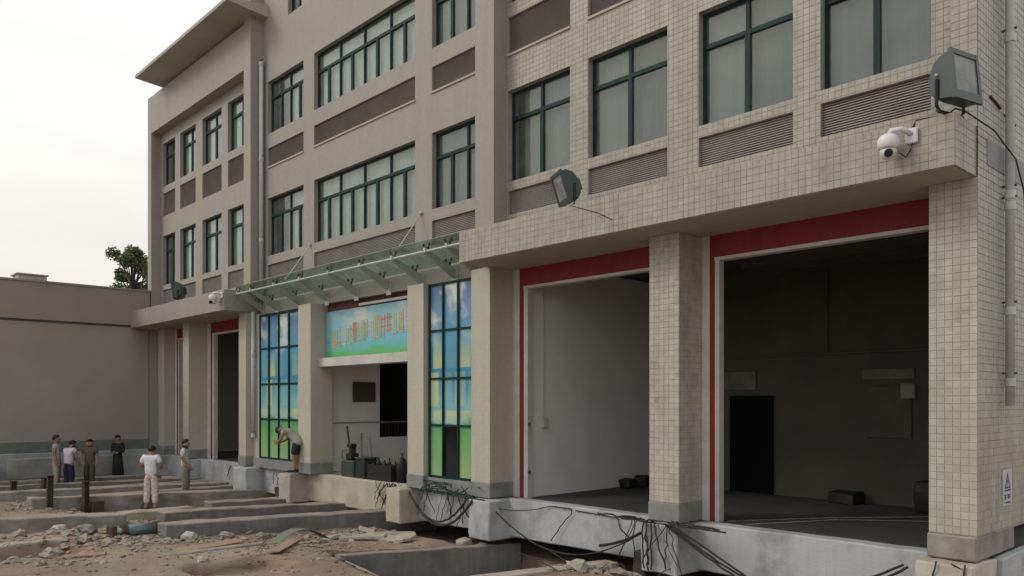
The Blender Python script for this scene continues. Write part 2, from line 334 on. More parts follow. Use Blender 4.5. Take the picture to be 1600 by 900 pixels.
# ------------------------------------------------------------------ ground
def sst0(t): t = max(0, min(1, t)); return t*t*(3-2*t)
def hgt(x, y):
    z = -.93 - .035 * (max(-8, min(y, 2.0)) + 2.5)
    n1 = noise.noise(Vector((x*.35, y*.35, 1.7))); n2 = noise.noise(Vector((x*1.1, y*1.4, 5.1))); n3 = noise.noise(Vector((x*3.1, y*3.3, 9.1)))
    near = max(0, min(1, (y + 16) / 6)) * max(0, min(1, (x + 34) / 3)) if x < 0 else max(0, 1 - x / 3)
    z += near * (.06*n1 + .035*n2 + .015*n3)
    if -30 < x < -19.3: z -= .13*sst0((y+4.4)/.6)
    if y > .2: z -= .28 * min(1, (y - .2) / .7)                      # dug out below the grade beams
    if x > -9.6 and y > -3: z += .10
    sst = lambda t: max(0, min(1, t))**2*(3-2*max(0, min(1, t)))
    wob = .12*n2
    z -= .36*sst((x+16.62+wob*.4)/.14)*(1-sst((x+15.75+wob)/.6))*sst((-5.55-y)/.5)*sst((y+9.5)/1)      # earth cut at the lower left of the site
    z -= .24*sst((x+12.95+wob)/.14)*(1-sst((x+12.4+wob)/.5))*sst((-3.45-y)/.3)*sst((y+5.2)/.4)
    z += .09*math.exp(-((x+14.9)**2/.9+(y+5.0)**2/.5)) + .08*math.exp(-((x+13.6)**2/.6+(y+2.6)**2/.9)) + .10*math.exp(-((x+20.2)**2/1.2+(y+5.2)**2/.6))
    if y < -2 and x > -14.6: z += .10 * max(0, min(1, (-2 - y) / .6)) * max(0, min(1, (x + 14.6) / .8)) * (0.6 + .4*n1)
    return z
PIT = [(-12.62, -2.40), (-11.85, 1.3), (-9.2, .75), (-9.75, -3.0)]     # trench in front of the bay
_c = (sum(p[0] for p in PIT)/4, sum(p[1] for p in PIT)/4)
PITX = [(x + (.13 if x > _c[0] else -.13), y + (.13 if y > _c[1] else -.13)) for x, y in PIT]
def inpoly(x, y, P):
    ins = False
    for i in range(len(P)):
        x1, y1 = P[i]; x2, y2 = P[(i+1) % len(P)]
        if (y1 > y) != (y2 > y) and x < (x2-x1)*(y-y1)/(y2-y1)+x1: ins = not ins
    return ins
xs = [-700, -300, -120, -70, -50, -42, -38, -35] + [-33 + .1*i for i in range(0, 301)] + [-1, 1, 4, 8, 14, 25, 60, 150, 400]
ys = [-400, -150, -60, -30, -20, -16, -13] + [-11 + .1*i for i in range(0, 131)] + [3, 5, 8, 12, 20, 40, 100, 300, 700]
vv = []; ff = []
for y in ys:
    for x in xs:
        z = hgt(x, y) + random.uniform(-.008, .008)
        if inpoly(x, y, PITX): z = -1.62 + .05*noise.noise(Vector((x*2, y*2, 0)))
        vv.append((x, y, z))
nx = len(xs)
for j in range(len(ys)-1):
    for i in range(nx-1): ff.append((j*nx+i, j*nx+i+1, (j+1)*nx+i+1, (j+1)*nx+i))
me = bpy.data.meshes.new('ground'); me.from_pydata(vv, [], ff); me.materials.append(M_ground)
for p in me.polygons: p.use_smooth = True
go = bpy.data.objects.new('ground', me); sc.collection.objects.link(go); go['kind'] = 'structure'

# ------------------------------------------------------------------ the office building
B = thing('office_building', 'long beige tiled office block raised on concrete stubs with red framed garage bays', 'building', (-17, 3, -.1))
FZ = -.13                                                              # floor level
# upper walls
RW = [(-5.37, -3.9), (-7.4, -5.79), (-9.75, -8.01), (-11.9, -10.2)]      # right block window columns
MW = [(-22.45, -20.3), (-19.72, -15.1), (-14.46, -12.87)]                # middle block
LW = [(-30.78, -29.6), (-29.12, -27.72), (-27.15, -25.6), (-25.12, -23.6)]
rw_rows = [(6.21, 8.03), (9.78, 11.4)]; rl_rows = [(5.55, 6.02), (8.77, 9.5)]
mw_rows = [(6.12, 7.83), (9.73, 11.28)]; ml_rows = [(5.3, 5.86), (8.76, 9.31)]
lw_rows = [(6.13, 7.95), (9.78, 11.38)]; ll_rows = [(5.42, 5.95), (8.68, 9.53)]
attic = [(-21.2, -20.4), (-19.2, -18.4), (-16.4, -15.6), (-14.1, -13.3)]
hr = [(a, b, c, d_) for a, b in RW for c, d_ in rw_rows + rl_rows]
hm = [(a, b, c, d_) for a, b in MW for c, d_ in mw_rows + ml_rows] + [(a, b, 12.84, 14.1) for a, b in attic]
hl = [(a, b, c, d_) for a, b in LW for c, d_ in lw_rows + ll_rows]
YR, YM, YL = 1.05, 1.10, 1.05
wall_holes(MB(), -11.93, -3.252, 5.1, 13.2, YR, YR+.3, hr).build('upper_wall', M_grout, B)
wall_holes(MB(), -22.74, -12.5, 4.42, 15.6, YM, YM+.3, hm).build('upper_wall', M_tile_l, B)
wall_holes(MB(), -31.3, -23.2, 5.1, 13.15, YL, YL+.3, hl).build('upper_wall', M_tile_l, B)
MB().box(-12.5, -11.93, .70, 1.36, 5.1, 15.6).build('pilaster', M_tile_l, B)
MB().box(-23.2, -22.74, .70, 1.36, 5.1, 13.9).build('pilaster', M_tile_l, B)
MB().box(-31.36, -31.0, .70, 1.047, 5.1, 13.12).build('pilaster', M_tile_l, B)
MB().box(-30.999, -23.201, .702, 1.047, 11.76, 13.12).build('top_beam', M_tile_l, B)
# roof, eave
MB().box(-31.3, -22.76, 1.36, 11.9, 12.95, 13.1).build('roof_slab', M_conc, B)
MB().box(-22.72, -11.95, 1.41, 11.9, 15.3, 15.5).build('roof_slab', M_conc, B)
MB().box(-11.9, -3.3, 1.36, 11.9, 12.95, 13.1).build('roof_slab', M_conc, B)
ev = MB(); i = 0
ev.v += [(-30.15,-.15,13.32),(-22.45,-.15,13.32),(-22.45,1.3,13.20),(-30.15,1.3,13.20),(-30.15,-.15,13.42),(-22.45,-.15,13.42),(-22.45,1.3,13.62),(-30.15,1.3,13.62)]
ev.f += [(0,3,2,1),(4,5,6,7),(0,1,5,4),(1,2,6,5),(2,3,7,6),(3,0,4,7)]
ev.build('eave', M_soffit, B)
# shell: end walls, rear wall, floors
MB().box(-3.55, -3.25, 1.352, 12, .16, 13.2).build('end_wall', M_grout, B)
MB().box(-3.55, -3.252, .70, 1.05, 5.1, 13.2).build('corner_pier', M_grout, B)
MB().box(-31.3, -31.02, 1.36, 12, FZ, 13.1).build('end_wall', M_tile_l, B)
MB().box(-31.28, -31.015, .665, 1.358, FZ-.6, 4.495).build('end_pier', M_tile_l, B)
MB().box(-31.3, -3.26, 11.95, 12.2, FZ, 13.1).build('rear_wall', M_tile_l, B)
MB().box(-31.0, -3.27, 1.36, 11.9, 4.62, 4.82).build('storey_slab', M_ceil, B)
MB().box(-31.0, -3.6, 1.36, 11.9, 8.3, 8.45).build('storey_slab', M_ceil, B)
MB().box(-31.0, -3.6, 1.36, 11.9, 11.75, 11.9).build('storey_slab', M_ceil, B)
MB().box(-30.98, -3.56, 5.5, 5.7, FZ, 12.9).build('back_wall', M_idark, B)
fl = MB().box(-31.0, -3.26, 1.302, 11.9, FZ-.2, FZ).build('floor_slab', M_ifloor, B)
for x0, x1, m in ((-11.85, -11.70, M_iwall), (-14.6, -14.45, M_iwall), (-23.25, -23.1, M_iwall)):
    MB().box(x0, x1, 1.42, 5.49, FZ, 4.61).build('partition_wall', m, B)
# lobby left wall with its inner window opening
lob = MB(); xw = -19.62
def side_wall(mb, X0, X1, y0, y1, z0, z1, holes):
    tmp = wall_holes(MB(), y0, y1, z0, z1, X1, X0, holes); i0 = len(mb.v)
    mb.v += [(b, a, c) for a, b, c in tmp.v]; mb.f += [tuple(i0+k for k in f) for f in tmp.f]; return mb
side_wall(lob, xw-.15, xw, 1.42, 5.49, FZ, 4.61, [(3.15, 4.45, .78, 2.95)]).build('partition_wall', M_iwall, B)
MB().box(xw+.001, xw+.02, 1.45, 5.4, 1.20, 1.235).build('dado_rail', M_plinth, B)
MB().box(xw+.001, xw+.05, 2.25, 2.98, 1.80, 2.36).build('notice_board', M_idark, B)
rl = MB()
for k in range(12): rl.box(xw-.09, xw-.075, 3.19+.108*k, 3.205+.108*k, .80, 1.18)
rl.box(xw-.10, xw-.065, 3.152, 4.448, 1.18, 1.22).build('window_guard', M_steel, B)
MB().box(-19.61, -14.61, 1.41, 5.48, 4.55, 4.60).build('lobby_ceiling', M_iwall, B)
MB().box(-19.61, -14.61, 1.41, 5.48, FZ+.0005, FZ+.012).build('lobby_floor', M_conc_l, B)
MB().box(-19.61, -14.61, 5.45, 5.495, FZ+.013, 4.549).build('lobby_back_wall', M_iwall, B)
# soffit beams in front of the bays
MB().box(-12.15, -3.27, 0, 1.349, 4.5, 5.1).build('canopy_beam', M_grout, B)
MB().box(-31.05, -22.98, 0, .698, 4.5, 5.1).build('canopy_beam', M_tile_l, B)
MB().box(-31.05, -22.98, .70, 1.36, 4.5, 5.098).build('canopy_beam', M_tile_l, B)
MB().box(-12.14, -3.3, .02, 1.34, 4.492, 4.4995).build('soffit', M_soffit, B)
MB().box(-31.04, -22.99, .02, 1.34, 4.492, 4.4995).build('soffit', M_soffit, B)
# columns with plinths
COLS = [(-3.80, -3.25, .70, 1.35, M_grout), (-8.11, -7.53, .70, 1.34, M_grout), (-12.62, -12.05, .70, 1.38, M_tile_c), (-14.95, -14.35, .78, 1.40, M_tile_c),
        (-19.95, -19.28, .75, 1.40, M_tile_c), (-23.54, -23.06, .70, 1.34, M_tile_c), (-27.95, -27.43, .70, 1.34, M_tile_c), (-31.0, -30.4, .95, 1.34, M_tile_c)]
for i, (a, b, c, d_, m) in enumerate(COLS):
    top = 4.491 if i not in (3, 4) else 4.419
    MB().box(a, b, c, d_, .18, top).build('column', m, B)
    if i == 0:
        pl = MB().bevbox(a-.02, b+.0, c-.03, 2.15, FZ+.01, .178, .02, .004)
    else:
        pl = MB().bevbox(a-.015, b+.015, c-.02, d_+.015, FZ+.005, .179, .012, .002)
    pl.build('plinth', M_plinth if i else M_conc, B)
# red and white door surrounds
def surround(x0, x1, w1, w2, w3, red_in=True):
    y = 1.345
    for s, xe in ((1, x0),):
        a = xe; out = []
        for k, (wd, m, pr) in enumerate(((w1, M_paint, .05), (w2, M_red, .03), (w3, M_paint, .06))):
            b = a + s*wd
            MB().box(min(a, b)+.001, max(a, b)-.001, y-pr*.3, y+.12, FZ, 4.13 if k else 4.49).build('door_jamb', m, B); a = b
    MB().box(x0+w1, x1-.002, y-.01, y+.11, 4.131, 4.491).build('door_header', M_red, B)
    MB().box(x0+w1+w2, x1-.003, y-.03, y+.125, 4.075, 4.129).build('door_header_trim', M_paint, B)
surround(-7.525, -3.80, .145, .10, .08); surround(-12.045, -8.115, .19, .13, .11)
surround(-27.42, -23.55, .28, .16, .10); surround(-30.38, -27.96, .20, .12, .08)
# middle block ground floor: lintel, sign and murals
MB().box(-19.27, -14.96, 1.0, 1.38, 2.74, 2.965).build('lintel', M_paint, B)
MB().box(-19.27, -14.96, 1.26, 1.38, 2.967, 4.41).build('fascia', surf('maroon_fascia', (.13, .055, .05), rough=.8), B)
MB().bevbox(-17.6, -15.0, 1.17, 1.25, 4.235, 4.30, .01).build('strip_lamp', M_paint, B)
sg = MB().box(-19.24, -15.0, 1.2, 1.255, 2.97, 4.20).build('sign_panel', M_sign, B)
# tall squeezed characters printed on the sign, rising to the right
rg = random.Random(11)
GC = [plain('letter_yellow', (.52, .46, .17)), plain('letter_white', (.55, .55, .50)), plain('letter_orange', (.55, .25, .12)), plain('letter_olive', (.42, .42, .20))]
gx = -18.95
for k in range(15):
    gw = .195; t = k/14
    zb = 3.20 + .30*t + rg.uniform(-.03, .03); zt = zb + .50 + .06*math.sin(t*3.1) + rg.uniform(-.05, .05); ch = MB(); y0, y1 = 1.194, 1.1985
    st = .040
    for vx in rg.choice(((0, 1), (0, .5, 1), (.1, .5, .9), (0, .6, 1), (.2, .8))):
        ch.box(gx+vx*(gw-st), gx+vx*(gw-st)+st, y0, y1, zb + rg.choice((0, .08)), zt - rg.choice((0, .06)))
    for h in range(rg.randint(2, 4)):
        zz = zb + (zt-zb)*rg.choice((.05, .25, .45, .62, .8, .93)); ch.box(gx-.01, gx+gw+.01, y0-.002-.0004*h, y1-.002, zz, zz+.035)
    ch.build('sign_character', GC[[0, 3, 1, 0, 2, 0, 3, 1, 0, 2, 2, 0, 0, 1, 1][k]], sg)
    gx += .255
def mural(x0, x1, z0, z1, y, nc, zs_, open_=None, bar=.05):
    w_ = MB()
    w_.box(x0, x0+bar, y-.04, y+.05, z0, z1).box(x1-bar, x1, y-.04, y+.05, z0, z1)
    w_.box(x0+bar, x1-bar, y-.041, y+.049, z0, z0+bar).box(x0+bar, x1-bar, y-.041, y+.049, z1-bar, z1)
    cs = [x0 + (x1-x0)*k/nc for k in range(nc+1)]
    for c in cs[1:-1]: w_.box(c-bar*.42, c+bar*.42, y-.05, y+.04, z0+bar+.001, z1-bar-.001)
    for z in zs_: w_.box(x0+bar+.001, x1-bar-.001, y-.035, y+.035, z-bar*.45, z+bar*.45)
    W = w_.build('mural_window', M_green, B)
    rows = [z0+.01] + list(zs_) + [z1-.01]
    for i in range(nc):
        for j in range(len(rows)-1):
            if open_ == (i, j): continue
            MB().box(cs[i]+.004, cs[i+1]-.004, y-.006+.0003*i, y+.004+.0003*i, rows[j], rows[j+1]-.002).build('pane', M_mural, W)
    return W
mural(-14.345, -12.80, .14, 4.40, .95, 3, (1.29, 2.31, 3.36), (1, 0)); mural(-22.62, -20.2, .14, 4.36, .95, 4, (1.30, 2.32, 3.36))
for a, b in ((-14.35, -12.63), (-22.75, -19.96)): MB().box(a, b, .86, 1.2, FZ+.002, .138).build('sill_wall', M_plinth, B)
MB().box(-12.80, -12.62, .92, 1.1, .14, 4.41).build('filler_pier', M_tile_c, B); MB().box(-20.2, -19.955, .92, 1.1, .14, 4.41).build('filler_pier', M_tile_c, B)
MB().box(-23.05, -22.63, .93, 1.1, FZ, 4.41).build('filler_pier', M_tile_c, B)
# windows -----------------------------------------------------------------
def window(x0, x1, z0, z1, y, lower, upper, tr, ci, dark_left=0, fb=.045, ci2=None):
    w_ = MB(); f0, f1 = y+.12, y+.18
    w_.box(x0+.002, x0+fb, f0, f1, z0+.002, z1-.002).box(x1-fb, x1-.002, f0, f1, z0+.002, z1-.002)
    w_.box(x0+fb, x1-fb, f0+.001, f1-.001, z0+.002, z0+fb).box(x0+fb, x1-fb, f0+.001, f1-.001, z1-fb, z1-.002)
    zt = z0 + (z1-z0)*tr
    if tr < 1: w_.box(x0+fb, x1-fb, f0-.012, f1-.002, zt-.036, zt+.036)
    for u, th in lower:
        xx = x0+(x1-x0)*u; w_.box(xx-th, xx+th, f0-.01, f1-.003, z0+fb, (zt-.036 if tr < 1 else z1-fb))
    for u, th in upper:
        xx = x0+(x1-x0)*u; w_.box(xx-th, xx+th, f0-.006, f1-.003, zt+.036, z1-fb)
    W = w_.build('window', M_green, B)
    L = [x0+fb] + [x0+(x1-x0)*u for u, _ in lower] + [x1-fb]; U = [x0+fb] + [x0+(x1-x0)*u for u, _ in upper] + [x1-fb]
    for i in range(len(L)-1):
        off = .004 if i % 2 else .02
        MB().box(L[i], L[i+1], f0+.015+off, f0+.020+off, z0+fb-.005, zt if tr < 1 else z1-fb).build('pane', M_glass, W)
    if tr < 1:
        for i in range(len(U)-1): MB().box(U[i], U[i+1], f0+.028, f0+.033, zt, z1-fb+.005).build('pane', M_glass, W)
    # curtain hanging just behind the glass, softly pleated
    xs_ = x0 + (x1-x0)*dark_left; xm = (x0+x1)/2 + .03
    if ci2 is None: curtain(W, xs_, x1, z0, z1, f1, ci)
    else: curtain(W, xs_, xm-.05, z0, z1, f1, ci); curtain(W, xm, x1, z0, z1, f1+.02, ci2)
def curtain(W, xs_, x1, z0, z1, f1, ci):
    cm = MB(); n_ = max(8, int((x1-xs_)/.05))
    for i in range(n_):
        a, b = xs_+(x1-xs_)*i/n_, xs_+(x1-xs_)*(i+1)/n_
        ya, yb = f1+.05+.006*math.sin(i*1.9)+.008*math.sin(i*.7), f1+.05+.006*math.sin((i+1)*1.9)+.008*math.sin((i+1)*.7)
        cm.quad((a, ya, z0-.02), (b, yb, z0-.02), (b, yb, z1+.02), (a, ya, z1+.02))
    cm.build('curtain', M_curt[ci], W, smooth=True)
def louvre(x0, x1, z0, z1, y):
    P = MB().box(x0+.001, x1-.001, y+.09, y+.12, z0+.001, z1-.001).build('louvre_panel', M_louv, B)
    s_ = MB(); n_ = int((z1-z0)/.036)
    for k in range(n_):
        z = z0 + (z1-z0)*(k+.5)/n_
        s_.quad((x0+.004, y+.045, z-.014), (x1-.004, y+.045, z-.014), (x1-.004, y+.085, z+.014), (x0+.004, y+.085, z+.014))
        s_.quad((x0+.004, y+.045, z-.018), (x1-.004, y+.045, z-.018), (x1-.004, y+.045, z-.014), (x0+.004, y+.045, z-.014))
    s_.build('slats', M_louv, P, kind='stuff')
cyc = [2, 0, 2, 0, 0, 2, 0, 1, 0, 2, 2, 0]; ci = 0
for a, b in RW:
    for z0, z1 in rw_rows:
        window(a, b, z0, z1, YR, [(.5, .045)], [(.5, .03)], .70, (2, 0, 0, 2, 0, 2, 0, 0)[ci % 8], .16 if a < -11 else .0, ci2=(2, 2, 2, 0, 2, 0, 0, 2)[ci % 8]); ci += 1
    for z0, z1 in rl_rows: louvre(a, b, z0, z1, YR)
for k, (a, b) in enumerate(MW):
    for r_, (z0, z1) in enumerate(mw_rows):
        if k == 1: window(a, b, z0, z1, YM, [(.125, .045), (.25, .022), (.375, .045), (.5, .022), (.625, .045), (.75, .022), (.875, .045)], [(.25, .025), (.5, .025), (.75, .025)], .68, 1 if r_ else 3)
        elif k == 2: window(a, b, z0, z1, YM, [(.36, .045), (.70, .025)], [(.70, .025)], .68, 0)
        else: window(a, b, z0, z1, YM, [(.30, .03), (.55, .022), (.80, .045)], [(.55, .022)], .70, 1, .42)
    for z0, z1 in ml_rows: louvre(a, b, z0, z1, YM)
for a, b in attic: window(a, b, 12.84, 14.1, YM, [(.55, .04)], [], 1, 1)
for k, (a, b) in enumerate(LW):
    for r_, (z0, z1) in enumerate(lw_rows): window(a, b, z0, z1, YL, [(.55, .045)], [(.55, .022)], .70, (2, 1, 1, 3)[k], .45 if k == 0 else 0)
    for z0, z1 in ll_rows: louvre(a, b, z0, z1, YL)
# window sill ledges under the louvres (thin light lips)
sl_ = []
for a, b in MW: MB().box(a-.01, b+.01, YM-.03, YM+.044, 8.71, 8.758).build('sill', M_soffit, B)
for a, b in RW: MB().box(a-.01, b+.01, YR-.03, YR+.044, 8.72, 8.768).build('sill', M_soffit, B)
# facade tiles near the camera: real pieces -------------------------------
PT = .0945; TH = .0035
def tile_mesh(w_, h_, axis):
    mb = MB(); g_ = .0026; b = .0022
    a0, a1, z0, z1 = g_, w_-g_, g_, h_-g_
    def P(u, v, dpt): return (u, -dpt, v) if axis == 'y' else (dpt, u, v)
    mb.v += [P(a0, z0, 0), P(a1, z0, 0), P(a1, z1, 0), P(a0, z1, 0), P(a0+b, z0+b, TH), P(a1-b, z0+b, TH), P(a1-b, z1-b, TH), P(a0+b, z1-b, TH)]
    mb.f += [(4, 5, 6, 7), (0, 1, 5, 4), (1, 2, 6, 5), (2, 3, 7, 6), (3, 0, 4, 7)]
    return mb
rt = random.Random(5)
def tile_field(u0, u1, z0, z1, plane, axis, holes=(), miss=.0012):
    """tile positions filling a rectangle; whole tiles from the edge, cut ones at the holes"""
    nu = max(1, round((u1-u0)/PT)); nz_ = max(1, round((z1-z0)/PT)); pu, pz = (u1-u0)/nu, (z1-z0)/nz_
    out = []
    for j in range(nz_):
        for i in range(nu):
            a, b, c, d_ = u0+i*pu, u0+(i+1)*pu, z0+j*pz, z0+(j+1)*pz; ok = True
            for h in holes:
                if a >= h[1]-1e-6 or b <= h[0]+1e-6 or c >= h[3]-1e-6 or d_ <= h[2]+1e-6: continue
                if h[0] <= a+.002 and b-.002 <= h[1] and h[2] <= c+.002 and d_-.002 <= h[3]: ok = False; break
                # clip against the hole on the side that keeps the larger piece
                cand = [(a, min(b, h[0]), c, d_), (max(a, h[1]), b, c, d_), (a, b, c, min(d_, h[2])), (a, b, max(c, h[3]), d_)]
                cand = [q for q in cand if q[1]-q[0] > .012 and q[3]-q[2] > .012]
                if not cand: ok = False; break
                a, b, c, d_ = max(cand, key=lambda q: (q[1]-q[0])*(q[3]-q[2]))
            if ok and rt.random() > miss: out.append((a, b, c, d_))
    return out
def tiles_joined(fields, name='tile_cladding', mat=None):
    mb = MB()
    for F, plane, axis in fields:
        for a, b, c, d_ in F:
            t = tile_mesh(b-a, d_-c, axis); i0 = len(mb.v); dp = rt.uniform(-.0012, .0012); tx, tz = rt.uniform(-.0008, .0008), rt.uniform(-.0008, .0008)
            for vx, vy, vz in t.v:
                if axis == 'y': mb.v.append((vx+a, plane+vy+dp*(vy != 0)+tx*(vx > .05)*(vy != 0)+tz*(vz > .05)*(vy != 0), vz+c))
                else: mb.v.append((plane+vx+dp*(vx != 0)+tx*(vy > .05)*(vx != 0)+tz*(vz > .05)*(vx != 0), vy+a, vz+c))
            mb.f += [tuple(i0+k for k in f) for f in t.f]
    me_ = bpy.data.meshes.new(name); me_.from_pydata(mb.v, [], mb.f); me_.materials.append(mat or M_tile1); me_.update()
    o = bpy.data.objects.new(name, me_); sc.collection.objects.link(o); attach(o, B); o['kind'] = 'stuff'; return o
cf = tile_field(-3.80, -3.25, .19, 4.49, .70, 'y', miss=0)
tm = {}
for a, b, c, d_ in cf[:300]:                                            # corner column: each tile its own piece
    key = (round(b-a, 4), round(d_-c, 4))
    if key not in tm:
        t = tile_mesh(b-a, d_-c, 'y'); me_ = bpy.data.meshes.new('tile'); me_.from_pydata(t.v, [], t.f); me_.materials.append(M_tile2); tm[key] = me_
    inst('tile', tm[key], B, (a, .70 + rt.uniform(-.0012, .0012), c), (rt.uniform(-.006, .006), 0, rt.uniform(-.006, .006)))
holesR = [(a-.0, b+.0, c, d_) for a, b, c, d_ in hr]
tiles_joined([
    (tile_field(.702, 3.3, .19, 8.2, -3.25, 'x'), -3.249, 'x'),
    (tile_field(-12.15, -3.27, 4.50, 5.10, 0, 'y'), 0, 'y'), (tile_field(.003, 1.0, 4.50, 5.10, -3.27, 'x'), -3.27, 'x'),
    (tile_field(-11.93, -3.56, 5.10, 13.2, YR, 'y', holesR), YR, 'y'), (tile_field(-3.55, -3.252, 5.10, 13.2, .70, 'y'), .70, 'y')])
tiles_joined([(tile_field(-8.11, -7.53, .19, 4.49, .70, 'y'), .70, 'y'), (tile_field(.70, 1.34, .19, 4.49, -7.53, 'x'), -7.53, 'x')], mat=M_tile2)
MB().box(-3.249, -3.238, 1.02, 3.4, 4.70, 5.02).build('tile_band', M_band, B)
# grade beams and stubs under the building
def broken_box(x0, x1, y0, y1, z0, z1, n=(8, 2, 3), j=.015, b=.02):
    bm = bmesh.new(); bmesh.ops.create_cube(bm, size=1)
    bmesh.ops.transform(bm, verts=bm.verts, matrix=Matrix.Translation(((x0+x1)/2,(y0+y1)/2,(z0+z1)/2)) @ Matrix.Diagonal((x1-x0,y1-y0,z1-z0,1)))
    bmesh.ops.bevel(bm, geom=bm.edges[:], offset=b, segments=1, affect='EDGES')
    es = [e for e in bm.edges if e.calc_length() > .3]; bmesh.ops.subdivide_edges(bm, edges=es, cuts=max(1, n[0]), use_grid_fill=True)
    for v in bm.verts: v.co += Vector((noise.noise(v.co*3.1), noise.noise(v.co*3.3+Vector((5, 0, 0))), noise.noise(v.co*2.7+Vector((0, 9, 0)))))*j
    return MB().add(bm)
STUB = [(-3.88, -3.22), (-8.10, -7.39), (-12.42, -11.79), (-15.34, -14.80), (-20.5, -19.85), (-23.4, -22.5), (-27.95, -27.2), (-31.0, -30.3)]
for i, (a, b) in enumerate(STUB):
    broken_box(a, b, .45, 1.32, -.92, -.14, (5, 3, 3), .02).build('column_stub', (M_cream if i in (3,) else M_conc_l if i == 0 else M_white if i != 4 else surf('pinkish_concrete', (.46, .41, .39), (.30, .27, .255), s=1.5, bs=14, bstr=.45)), B)
for i in range(len(STUB)-1):
    a, b = STUB[i+1][1]-.05, STUB[i][0]+.05
    broken_box(a, b, 1.0, 1.31, -.88, -.128, (14, 2, 4), .012).build('grade_beam', M_cream if i == 3 else M_white, B)
broken_box(-3.5, -3.15, 1.35, 3.4, -.88, -.142, (8, 2, 3), .02).build('grade_beam', M_white, B)
MB().box(-30.9, -3.3, 2.4, 11.5, -1.0, -.4).build('underfloor_mass', M_conc_d, B)
# garage floor strips and objects seen inside the bays
def strip(p0, p1, wd, z0, z1, name, mat, parent=None):
    p0, p1 = Vector(p0), Vector(p1); t = (p1-p0).normalized(); nn = Vector((-t.y, t.x))*wd/2
    mb = MB(); P = [p0+nn, p0-nn, p1-nn, p1+nn]
    mb.v += [(p.x, p.y, z0) for p in P] + [(p.x, p.y, z1) for p in P]
    mb.f += [(3, 2, 1, 0), (4, 5, 6, 7), (0, 1, 5, 4), (1, 2, 6, 5), (2, 3, 7, 6), (3, 0, 4, 7)]
    return mb.build(name, mat, parent)
M_line = surf('worn_floor_line', (.42, .40, .38), (.12, .12, .12), s=4, rough=.8)
strip((-7.15, 1.5), (-6.2, 3.1), .05, FZ+.001, FZ+.006, 'floor_line', M_line, B); strip((-6.2, 3.1), (-4.3, 5.4), .05, FZ+.001, FZ+.006, 'floor_line', M_line, B)
strip((-6.75, 1.42), (-6.02, 2.98), .05, FZ+.001, FZ+.006, 'floor_line', M_line, B); strip((-6.02, 2.98), (-4.0, 4.6), .04, FZ+.001, FZ+.006, 'floor_line', M_line, B)
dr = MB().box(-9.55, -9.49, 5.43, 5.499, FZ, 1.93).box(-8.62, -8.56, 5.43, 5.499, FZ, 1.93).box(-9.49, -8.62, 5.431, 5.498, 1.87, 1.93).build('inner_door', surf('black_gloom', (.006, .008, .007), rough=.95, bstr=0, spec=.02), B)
MB().box(-9.485, -8.625, 5.47, 5.496, FZ+.01, 1.865).build('doorway_gloom', surf('black_gloom', (.006, .008, .007), rough=.95, bstr=0, spec=.02), dr)  # black sheet standing in for the shade inside the open doorway
for x0, x1, z0, z1 in ((-9.75, -8.95, 2.05, 2.45), (-6.7, -5.75, 2.22, 2.42)):
    MB().bevbox(x0, x1, 5.455, 5.497, z0, z1, .008).build('wall_panel', surf('pale_panel', (.15, .14, .12), (.09, .085, .075), s=3), B)
MB().bevbox(-5.98, -5.72, 5.40, 5.497, 1.86, 2.14, .02).build('wall_clock_box', surf('dim_box', (.24, .23, .2), s=4), B)
MB().bevbox(-6.62, -5.80, 5.47, 5.497, 1.12, 2.1, .01).build('wall_board', surf('dim_board', (.085, .078, .066), (.06, .055, .048), s=3), B)
cb_ = MB()
for k in range(6): cb_.box(-8.2, -3.7, 1.75+k*.62, 1.83+k*.62, 4.30+.02*(k % 2), 4.60)
cb_.build('ceiling_joists', M_ceil, B)
MB().bevbox(-11.699, -11.62, 1.78, 1.93, 1.27, 1.48, .01).build('switch_box', M_paint, B)
MB().tube([(-11.68, 1.85, 1.48), (-11.68, 1.85, 4.5)], .009, 6).build('conduit', M_paint, B)
for k, z in enumerate((1.32, .36)): MB().box(-11.60, -11.56, 1.32, 1.36, z, z+.07).build('door_bolt', M_steel, B)

MB().tube([(-9.9, 5.46, 2.75), (-3.7, 5.46, 2.75)], .018, 8).tube([(-7.4, 5.46, 2.75), (-7.4, 5.46, 4.6)], .018, 8).build('conduit', surf('dim_conduit', (.10, .095, .085), s=3), B)
for k, (x, y, w_, h_) in enumerate(((-5.15, 5.05, .7, .55), (-4.45, 5.1, .5, .38), (-6.9, 5.2, .5, .22))):
    bx_ = broken_box(x-w_/2, x+w_/2, y-.25, y+.25, FZ+.001, FZ+h_, (2, 2, 2), .04).build('covered_pile', M_black)
    tag(bx_, ('larger dark covered pile in the right corner of right garage', 'smaller dark pile beside the big pile in the right garage', 'low dark pile under the wall board in the right garage')[k], 'pile', 'dark piles in the right garage')
